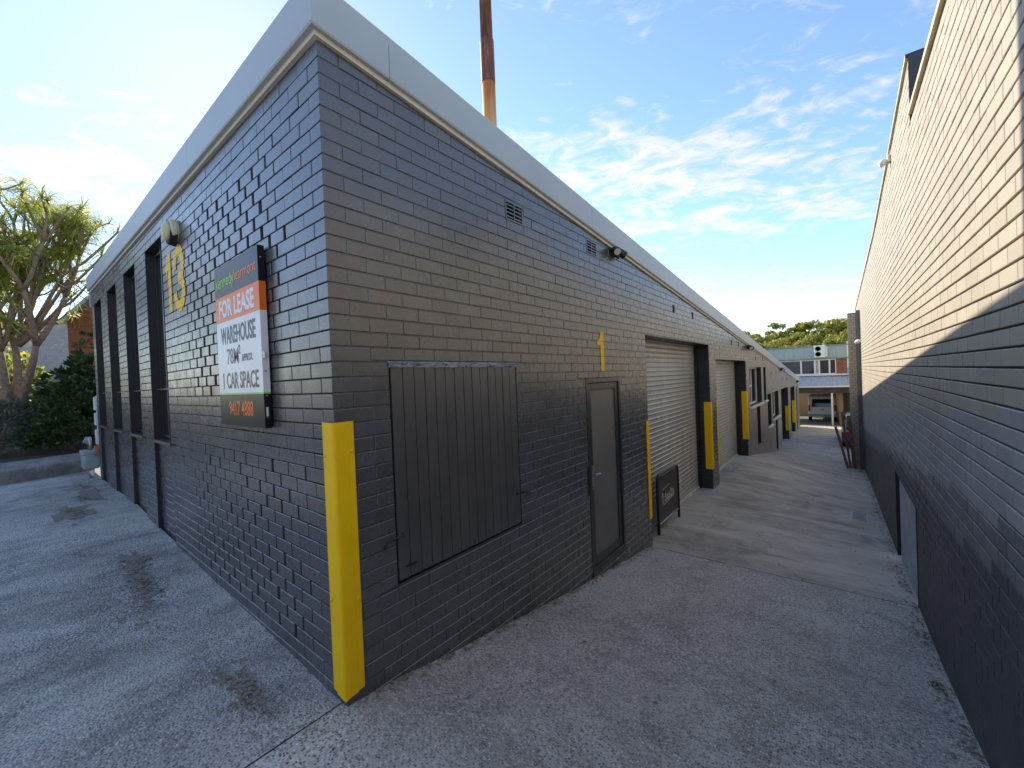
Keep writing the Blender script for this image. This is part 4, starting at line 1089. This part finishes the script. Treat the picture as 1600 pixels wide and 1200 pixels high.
# white van seen from behind
V = thing('white_van', 'white van parked nose in under the carport, tail towards the lane', 'van', (.917, 38.93, -2.575)); V.scale = (1.0733,) * 3
def hullbox(name, prof, x0, x1, mat, par, bev=.05):
    mb = MB(); n = len(prof); vs = [(x0, y, z) for y, z in prof] + [(x1, y, z) for y, z in prof]
    fs = [tuple(reversed(range(n))), tuple(range(n, 2 * n))] + [(i, (i + 1) % n, n + (i + 1) % n, n + i) for i in range(n)]
    mb.mesh(vs, fs); return mb.build(name, mat, par, bevel=bev, smooth=False)
hullbox('body', [(0, .38), (.0, 1.0), (.12, 1.85), (.3, 1.92), (3.1, 1.92), (3.7, 1.15), (4.5, .95), (4.6, .38)], -.82, .82, 'van_white', V, .06)
mb = MB(); mb.mesh([(-.62, -.012, 1.08), (.62, -.012, 1.08), (.56, .075, 1.66), (-.56, .075, 1.66), (-.62, .05, 1.08), (.62, .05, 1.08), (.56, .12, 1.66), (-.56, .12, 1.66)], [(0, 1, 2, 3), (0, 4, 5, 1), (1, 5, 6, 2), (2, 6, 7, 3), (3, 7, 4, 0)]); mb.build('rear_window', 'van_glass', V)
for sx in (-1, 1):
    mb = MB(); mb.box((sx * .75 - .06, -.02, .78), (sx * .75 + .06, .05, 1.22)); mb.build('tail_light', 'tail_red', V, bevel=.01)
mb = MB(); mb.box((-.84, -.10, .36), (.84, .08, .56)); mb.build('bumper', 'meter_grey', V, bevel=.03)
mb = MB(); mb.box((-.22, -.016, .66), (.22, .0, .78)); mb.build('number_plate', 'sign_white', V)
mb = MB(); mb.box((-.05, -.03, .85), (.12, .0, .90)); mb.build('tailgate_handle', 'black_metal', V, bevel=.005)
for sx in (-.74, .74):
    for y in (.85, 3.7):
        mb = MB(); mb.tube([(sx - .1, y, .32), (sx + .1, y, .32)], .32, 20); w = mb.build('wheel', 'tyre', V, bevel=.02)
        mb = MB(); mb.tube([(sx - .104, y, .32), (sx + .104, y, .32)], .19, 16); mb.build('rim', 'steel', w)
# dark car further along the right
V = thing('dark_car', 'dark car parked behind the pier at the lane end', 'car', (2.95, 22.5, -1.98))
hullbox('body', [(0, .25), (-.02, .75), (.5, .9), (3.4, .92), (4.3, .78), (4.35, .25)], -.85, .85, 'car_dark', V, .06)
hullbox('cabin', [(.25, .9), (.75, 1.36), (1.2, 1.44), (2.3, 1.42), (3.2, .9)], -.70, .70, 'van_glass', V, .05)
hullbox('roof', [(.8, 1.40), (1.2, 1.47), (2.3, 1.45), (2.4, 1.38)], -.66, .66, 'car_dark', V, .02)
for sx in (-1, 1):
    mb = MB(); mb.box((sx * .66 - .12, -.04, .60), (sx * .66 + .12, .02, .76)); mb.build('tail_light', 'tail_red', V, bevel=.01)
for sx in (-.76, .76):
    for y in (.8, 3.5): mb = MB(); mb.tube([(sx - .1, y, .31), (sx + .1, y, .31)], .31, 18); mb.build('wheel', 'tyre', V, bevel=.02)

# ------------------------------------------------------------------ bushland hill
mb = MB(); xs = lin(-140, 140, 40); ys = lin(90, 320, 24)
def hz_(x, y): return -2.7 + 5.2 * max(0, min(1, (y - 95) / 60)) + 3 * mnoise.noise(Vector((x * .02, y * .02, 0))) * min(1, (y - 90) / 50)
for y in ys:
    for x in xs: mb.v.append((x, y, hz_(x, y)))
nx = len(xs)
for j in range(len(ys) - 1):
    for i in range(nx - 1): mb.f.append((j * nx + i, j * nx + i + 1, (j + 1) * nx + i + 1, (j + 1) * nx + i)); mb.mi.append(0)
mb.build('hill', 'hill', smooth=True, recalc=False)['kind'] = 'structure'
def crown(mb, c, rx, rz, nclump, nleaf, ls, seed, gap=.55):
    rr = random.Random(seed)
    for _ in range(nclump):
        th = rr.uniform(0, 2 * math.pi); ph = math.asin(rr.uniform(-.5, 1)); q = rr.uniform(.55, 1.0)
        cc = Vector((math.cos(th) * math.cos(ph) * rx * q, math.sin(th) * math.cos(ph) * rx * q, math.sin(ph) * rz * q)) + c
        cr = rx * rr.uniform(.22, .38)
        for _ in range(nleaf):
            d = Vector((rr.gauss(0, 1), rr.gauss(0, 1), rr.gauss(0, .8) + .25)); d.normalize()
            p = cc + Vector((d.x * cr, d.y * cr, d.z * cr * .62)) * rr.uniform(.7, 1.05)
            nrm = (d + Vector((rr.gauss(0, .5), rr.gauss(0, .5), rr.gauss(0, .5)))).normalized()
            t = nrm.cross(Vector((rr.gauss(0, 1), rr.gauss(0, 1), rr.gauss(0, 1)))).normalized(); b = nrm.cross(t); s = ls * rr.uniform(.6, 1.3)
            mb.poly([p - t * s, p - b * s * .5, p + t * s, p + b * s * .5])
def gum(x, y, h, seed, label):
    z = hz_(x, y); g = thing('gum_tree', label, 'tree', (x, y, z), 'gum trees on the hill behind the lane')
    mb = MB(); mb.tube([(0, 0, -.5), (.2, 0, h * .35), (-.1, .2, h * .6)], [.45, .32, .2], 8)
    for k in range(4):
        a = k * 1.6 + seed; mb.tube([(.1, 0, h * .4), (math.cos(a) * h * .18, math.sin(a) * h * .18, h * .68)], [.2, .08], 6)
    mb.build('trunk', 'gum_bark', g, smooth=True)
    mb = MB(); crown(mb, Vector((0, 0, h * .66)), h * .44, h * .34, 26, 80, h * .040, seed)
    mb.build('crown', 'gum_leaf', g, recalc=False)
spots = [(-27, 138, 15.5), (-21, 142, 15.5), (-16.5, 136, 13), (-12, 143, 15.5), (-8.0, 137, 12.5), (-4.5, 142, 15), (-.5, 136, 12.5), (3, 141, 15), (7.5, 138, 16),
         (-19, 122, 11.5), (-14, 119, 10.5), (-9.5, 123, 11), (-5.5, 118, 10), (-2, 122, 11.5), (1.5, 119, 11), (5.5, 121, 13), (11.5, 136, 15), (-33, 137, 12)]
back = sorted([q for q in spots if q[1] > 130]); front = sorted([q for q in spots if q[1] <= 130])
ordn = ['first', 'second', 'third', 'fourth', 'fifth', 'sixth', 'seventh', 'eighth', 'ninth', 'tenth', 'eleventh', 'twelfth']
for k, (row, nm) in enumerate(((back, 'skyline row of gum trees'), (front, 'lower row of gum trees above the far roof'))):
    for i, (x, y, h) in enumerate(row):
        gum(x, y, h * .84, 3 + i + 20 * k, '%s tree from the left in the %s' % (ordn[i], nm))

# ------------------------------------------------------------------ left garden
mb = MB()                                                   # kerb wall of the bed
g = thing('garden_kerb', 'low weathered concrete retaining kerb in front of the garden bed', 'retaining wall', (0, 0, 0))
pa, pb = Vector((-9.62, -1.6, 0)), Vector((-10.18, .05, 0)); pa = pa + (pa - pb) * 3
t = (pb - pa).normalized(); nrm = Vector((t.y, -t.x, 0)) * -1
if nrm.x > 0: nrm = -nrm
prof = [(0, .0), (0, .27), (.02, .29), (.36, .40), (.40, .38), (.40, 0)]
n = 26
mb = MB(); rings = []
for i in range(n + 1):
    p = pa.lerp(pb, i / n); w = .015 * mnoise.noise(Vector((i * .8, 0, 0)))
    rings.append([(p.x + nrm.x * (o_ + w), p.y + nrm.y * (o_ + w), .16 + z_ + w * .7) for o_, z_ in prof])
for A_, B_ in zip(rings, rings[1:]):
    for j in range(len(prof) - 1): mb.poly([A_[j], B_[j], B_[j + 1], A_[j + 1]])
mb.build('kerb', 'kerb_concrete', g, recalc=False)
mb = MB(); mb.poly([(pa.x + nrm.x * .38, pa.y + nrm.y * .38, .52), (pb.x + nrm.x * .38, pb.y + nrm.y * .38, .52), (-9.0, 1.2, .54), (-9.0, 6, .7), (-30, 6, .9), (-30, -6, .8)])
mb.build('garden_bed', 'soil', recalc=False)['kind'] = 'structure'
mb = MB(); mb.poly([(-9.9, .2, .15), (-8.8, -.02, .15), (-8.8, 6, .3), (-11, 6, .3)]); mb.build('side_path', 'soil', recalc=False)['kind'] = 'structure'
# dragon tree with forked limbs and strap-leaf heads
D = thing('dragon_tree', 'multi trunked dragon tree with spiky leaf heads in the garden bed', 'tree', (-14.25, -.95, .7))
rr = random.Random(5)
tips = []
mb = MB()
def limb(p, d, L, r, lvl):
    q = [p]; dd = d.copy()
    for i in range(4):
        dd = (dd + Vector((rr.gauss(0, .09), rr.gauss(0, .09), .09))).normalized(); q.append(q[-1] + dd * L / 4)
    mb.tube(q, [r * (1 - .10 * i) for i in range(5)], 8)
    for _ in range(0 if lvl > 2 else rr.choice((1, 2, 2))):
        h = Vector((rr.gauss(0, 1), rr.gauss(0, 1), .4)).normalized(); k_ = rr.choice((1, 2, 3)); e_ = q[k_] + h * rr.uniform(.25, .6) + Vector((0, 0, .1))
        mb.tube([q[k_], q[k_].lerp(e_, .5) + Vector((0, 0, -.04)), e_], [.024, .019, .016], 6); tips.append((e_, (h + Vector((0, 0, .7))).normalized()))
    if lvl == 0: tips.append((q[-1], dd)); return
    k = 2 if rr.random() < .6 else 3
    a0 = rr.uniform(0, 6.28)
    for j in range(k):
        a = a0 + j * 6.28 / k + rr.gauss(0, .3); side = Vector((math.cos(a), math.sin(a), 0))
        nd = (dd * .9 + side * rr.uniform(.3, .7) + Vector((0, 0, .2))).normalized()
        limb(q[-1] - nd * .02, nd, L * rr.uniform(.55, .95), r * .68, lvl - 1)
base = Vector((0, 0, -.2))
mb.tube([base, base + Vector((.02, .0, .5)), base + Vector((-.02, .02, 1.0))], [.24, .19, .17], 10)
for d, L in (((-.30, -.25, 1), 1.7), ((.12, .10, 1), 2.0), ((.50, .42, 1), 1.9), ((-.65, -.5, .9), 1.6), ((.25, -.35, 1), 1.6)):
    limb(base + Vector((0, 0, .9)), Vector(d).normalized(), L, .10, 3)
# a few long bare reaching limbs to the right and up, as in the photograph
for tip, mid in (((2.04, 1.84, 5.23), (1.05, .90, 4.15)), ((1.25, 1.2, 5.62), (.75, .65, 4.6)), ((1.72, 1.56, 4.63), (1.0, .85, 3.75)), ((.35, .35, 5.75), (.30, .25, 4.6)), ((1.5, 1.3, 3.9), (.9, .8, 3.3))):
    p = Vector((.18, .15, 2.4)); m_ = Vector(mid); e_ = Vector(tip)
    q = [p, p.lerp(m_, .5) + Vector((.03, 0, -.06)), m_, m_.lerp(e_, .4) + Vector((0, 0, -.10)), m_.lerp(e_, .75) + Vector((0, 0, -.06)), e_]
    mb.tube(q, [.055, .045, .036, .03, .026, .022], 7); v = (q[5] - q[4]).normalized(); tips.append((e_, (v + Vector((0, 0, .3))).normalized()))
    s_ = q[2] + Vector((rr.uniform(-.2, .3), rr.uniform(-.2, .3), .35)); mb.tube([q[2], s_], [.03, .02], 6); tips.append((s_, Vector((.2, .2, 1)).normalized()))
mb.build('trunk', 'bark', D, smooth=True)
def rosette(seed):
    r2 = random.Random(seed); m = MB()
    for i in range(30):
        a = r2.uniform(0, 6.28); el = r2.uniform(-.5, 1.4); L = r2.uniform(.34, .60); w = .012
        h = Vector((math.cos(a), math.sin(a), 0)); up = Vector((0, 0, 1)); s = Vector((-math.sin(a), math.cos(a), 0)) * w
        pts = []
        for j in range(4):
            f = j / 3; e = el - .75 * f * f
            pts.append(h * (L * f * math.cos(e)) + up * (L * f * math.sin(e)))
        for j in range(3):
            w0, w1 = (1 - .25 * j), (1 - .25 * (j + 1)) if j < 2 else .05
            m.poly([pts[j] - s * w0, pts[j] + s * w0, pts[j + 1] + s * w1, pts[j + 1] - s * w1])
    return m
protos = []
for k in range(4):
    o = rosette(50 + k).build('leaf_head', 'strap_leaf', D, recalc=False); protos.append(o)
cnt = 0
for i, (p, d) in enumerate(tips):
    for e in range(1):
        o = protos[i % 4] if cnt < 4 and e == 0 and i < 4 else protos[i % 4].copy()
        if o.name not in COL.objects: COL.objects.link(o)
        o.location = p + Vector((rr.gauss(0, .10), rr.gauss(0, .10), rr.gauss(0, .10))) * (1 if e else .2)
        q = d.to_track_quat('Z', 'Y'); o.rotation_mode = 'QUATERNION'; o.rotation_quaternion = q
        s = rr.uniform(.85, 1.3) * (1.25 if i > len(tips) - 11 else 1); o.scale = (s, s, s); cnt += 1
def shrub(name, label, loc, rx, ry, h, n, ls, mat, seed, nar=.5):
    r2 = random.Random(seed); g = thing(name, label, 'shrub', loc, 'shrubs in the garden bed'); mb = MB()
    for k in range(7):
        a = r2.uniform(0, 6.28); mb.tube([(0, 0, -.1), (math.cos(a) * rx * .4, math.sin(a) * ry * .4, h * .5), (math.cos(a) * rx * .6, math.sin(a) * ry * .6, h * .8)], [.03, .02, .008], 6)
    mb.build('stem', 'bark', g, smooth=True); mb = MB()
    nc = n // 16
    for _ in range(nc):
        th = r2.uniform(0, 6.28); ph = math.asin(r2.uniform(-.35, 1)); q = r2.uniform(.55, 1.0) ** .6
        bump = 1 + .18 * math.sin(th * 3 + seed) + .12 * math.sin(ph * 7)
        c = Vector((math.cos(th) * math.cos(ph) * rx * q * bump, math.sin(th) * math.cos(ph) * ry * q * bump, h * .42 + math.sin(ph) * h * .58 * q * bump))
        out_ = Vector((c.x, c.y, (c.z - h * .4))).normalized()
        for i in range(16):
            d = (out_ * .7 + Vector((r2.gauss(0, .6), r2.gauss(0, .6), r2.gauss(0, .5) + .3))).normalized(); s = ls * r2.uniform(.6, 1.2)
            t = d.cross(Vector((r2.gauss(0, 1), r2.gauss(0, 1), r2.gauss(0, 1)))).normalized() * s * nar * .5; p = c + d * ls * .4
            mb.poly([p, p + d * s * .5 - t, p + d * s, p + d * s * .5 + t])
    mb.build('foliage', mat, g, recalc=False)
shrub('leafy_shrub', 'dense dark green shrub between the dragon tree and the warehouse end', (-12.15, .75, .5), 1.25, 1.2, 2.45, 9000, .13, 'shrub_leaf', 11)
shrub('leafy_shrub', 'darker shrub under the dragon tree trunk', (-14.6, .35, .5), 1.5, 1.0, 1.7, 7000, .12, 'shrub_leaf', 12)
shrub('leafy_shrub', 'low dark shrub by the kerb near the gas meter', (-11.4, -.05, .45), .95, .75, 1.1, 5000, .11, 'shrub_leaf', 13)
shrub('feathery_shrub', 'grey green feathery shrub spilling over the kerb', (-12.4, -1.35, .45), 1.1, .9, 1.15, 7000, .16, 'grey_leaf', 14, .12)
shrub('feathery_shrub', 'low silvery feathery shrub at the left edge of the bed', (-12.1, -2.5, .45), 1.0, .9, .95, 6000, .15, 'grey_leaf', 15, .12)
shrub('leafy_shrub', 'pale yellow green bush behind the dragon tree stems', (-17.0, -1.3, .6), 1.2, 1.0, 2.6, 4000, .2, 'strap_leaf', 16)
# neighbours' walls behind
g = thing('red_brick_building', 'red brick gabled building behind the garden shrubs', 'building', (0, 0, 0))
FB = Frame((-16.95, .25, 0), Vector((.65, .54, 0)), Vector((.54, -.65, 0)))
def rtop(u): return 4.15 + .80 * u
rs = courses(0, 3.4, 0, 7, top=lambda u: rtop(u))
mbb = lay(g, FB, rs, lambda u, z: 0, ['red_brick'], 120, back=-.02); mbb.build('brickwork', 'red_brick', g, kind='stuff', recalc=False)
mb = MB(); wall_sheet(mb, FB, 0, 3.4, 0, rtop, [], -.007)
mb.poly([FB(0, 0, -.007), FB(0, rtop(0), -.007), FB(0, rtop(0), -5), FB(0, 0, -5)]); mb.build('wall', 'mortar_grey', g, recalc=False)
mb = MB()
vs = [FB(-.1, rtop(-.1), .12), FB(3.4, rtop(3.4), .12), FB(3.4, rtop(3.4) + .14, .12), FB(-.1, rtop(-.1) + .14, .12), FB(-.1, rtop(-.1), -5), FB(3.4, rtop(3.4), -5), FB(3.4, rtop(3.4) + .14, -5), FB(-.1, rtop(-.1) + .14, -5)]
mb.mesh(vs, [(0, 1, 2, 3), (3, 2, 6, 7), (0, 4, 5, 1), (0, 3, 7, 4)]); mb.build('roof', 'fascia', g)
g = thing('grey_block_building', 'pale grey painted brick wall behind the dragon tree', 'building', (0, 0, 0))
FG = Frame((-23.6, -1.25, 0), Vector((.78, .625, 0)), Vector((.625, -.78, 0)))
rs = courses(0, 5.0, .5, 4.6, flip=1); mbb = lay(g, FG, rs, lambda u, z: 0, ['grey_brick'], 140, back=-.02); mbb.build('brickwork', 'grey_brick', g, kind='stuff', recalc=False)
mb = MB(); wall_sheet(mb, FG, 0, 5.0, 0, lambda u: 4.7, [], -.009); mb.build('wall', 'mortar_grey', g, recalc=False)
mb = MB(); mb.box((-.1, 4.66, -3), (5.1, 4.78, .08), T=lambda u, z, d: FG(u, z, d)); mb.build('roof_edge', 'clad_trim', g)

# ------------------------------------------------------------------ building across the street, seen in the gloss of the paint
g = thing('street_building', 'sandstone coloured brick building across the street', 'building', (0, 0, 0))
mb = MB(); mb.box((-34, -32, -.3), (18, -19, 5.4)); mb.build('wall', 'tan_brick', g)
mb = MB(); mb.box((-34.3, -32, 5.4), (18.3, -18.8, 5.75)); mb.build('roof_edge', 'clad_trim', g)
for i in range(9):
    x = -31 + i * 5.4; mb = MB(); mb.box((x, -19.02, 1.2), (x + 2.2, -18.96, 3.2)); w = mb.build('window', 'white_paint', g)
    mb = MB(); mb.box((x + .1, -18.965, 1.3), (x + 2.1, -18.95, 3.1)); mb.build('pane', 'dark_glass', w)

g = thing('added_warehouse', 'pale warehouse added out of view beyond the cream wall for its reflection', 'building', (0, 0, 0))  # added, hidden behind the pier, to reflect warm in the lane facade
mb = MB(); mb.box((3.05, 28.0, -2.6), (12, 35.2, 3.6)); mb.build('wall', 'cap_cream', g)
mb = MB(); mb.box((2.98, 27.9, 3.6), (12.1, 35.25, 3.8)); mb.build('roof_edge', 'clad_trim', g)
for y in (29.0, 31.5): mb = MB(); mb.box((3.0, y, .2), (3.06, y + 1.2, 1.6)); w = mb.build('window', 'white_paint', g); mb = MB(); mb.box((2.99, y + .08, .28), (3.005, y + 1.12, 1.52)); mb.build('pane', 'dark_glass', w)

# ------------------------------------------------------------------ small things on the ground
def scatter(name, pts, mat, kind='stuff', s0=.008, s1=.03, flat=.5, n_=4):
    mb = MB()
    for x, y in pts:
        z = gz(x, y) + .006; s = ru(s0, s1); a = ru(0, 6.28); c, q = math.cos(a), math.sin(a); up = ru(.002, s * flat)
        v = [(-1, 0, 0), (0, -.45, up / s), (1, 0, .1), (0, .45, up / s * .6)]
        mb.poly([(x + (px * c - py * q) * s, y + (px * q + py * c) * s, z + pz * s) for px, py, pz in v])
    mb.build(name, mat, recalc=False)['kind'] = kind
pts = []
for _ in range(900):
    y = ru(1.2, 19); x = FR(-y, 0, 0).x - abs(random.gauss(0, .05)) - .012
    if mnoise.noise(Vector((y * 1.4, 0, 9))) > -.1 or R() < .25: pts.append((x, y))
for _ in range(150): pts.append((ru(.1, 2.6), ru(.5, 15)))
for _ in range(260): pts.append((abs(random.gauss(0, .03)) + .012, ru(.1, 4.5)))
scatter('leaf_litter', pts, 'litter', s0=.008, s1=.026)
pts = [(x0 + random.gauss(0, .20), y0 + random.gauss(0, .06)) for x0, y0, n in ((-2.6, -.42, 150), (-3.2, -.35, 150), (-5.9, -.55, 160), (-6.9, -.40, 160), (-2.0, -.5, 80), (-.6, -.3, 120), (-8.2, -.3, 160)) for _ in range(n)]
pts = [p for p in pts if p[1] < -.05]
scatter('gravel', pts, 'litter', s0=.006, s1=.022)
pts = [(2.60 + random.gauss(0, .02), 2.9 + random.gauss(0, .06)) for _ in range(26)]
scatter('weed', pts, 'weed', s0=.008, s1=.018, flat=1.2)
def patch(name, cx, cy, rx, ry, mat, seed, dz=.004):
    """crumbled dirt lying in a worn hollow: ragged outline, lumpy top"""
    mb = MB(); n = 34; m = 12
    def ins(i, j):
        a, b = (i + .5) / n * 2 - 1, (j + .5) / m * 2 - 1
        return math.hypot(a, b) + .75 * mnoise.fractal(Vector((a * 2.2, b * 2.2, seed * 3.1)), 1., 2., 5) < .62
    def P(i, j):
        x, y = cx + (i / n * 2 - 1) * rx, cy + (j / m * 2 - 1) * ry
        return (x, y, gz(x, y) + dz + .005 * abs(mnoise.fractal(Vector((x * 40, y * 40, seed)), 1., 2., 3)))
    for i in range(n):
        for j in range(m):
            if ins(i, j): mb.poly([P(i, j), P(i + 1, j), P(i + 1, j + 1), P(i, j + 1)])
    o = mb.build(name, mat, recalc=False, smooth=True); o['kind'] = 'stuff'; return o
patch('dirt', -2.55, -.42, .42, .12, 'dirt', 1); patch('dirt', -3.25, -.38, .48, .12, 'dirt', 2); patch('dirt', -5.9, -.55, .75, .26, 'dirt', 3); patch('dirt', -.62, -.30, .34, .07, 'dirt', 4); patch('dirt', -7.1, -.30, .8, .2, 'dirt', 6)
g = thing('drain_grate', 'small metal drain grate set in the lane near the cream wall', 'drain grate', (2.33, 8.2, gz(2.33, 8.2)))
mb = MB(); mb.box((-.11, -.40, .004), (.11, -.37, .014)); mb.box((-.11, .37, .004), (.11, .40, .014)); mb.box((-.11, -.37, .004), (-.09, .37, .014)); mb.box((.09, -.37, .004), (.11, .37, .014)); mb.build('frame', 'meter_grey', g)
for i in range(9): mb = MB(); y = -.33 + i * .082; mb.box((-.09, y - .012, .004), (.09, y + .012, .012)); mb.build('bar', 'meter_grey', g)
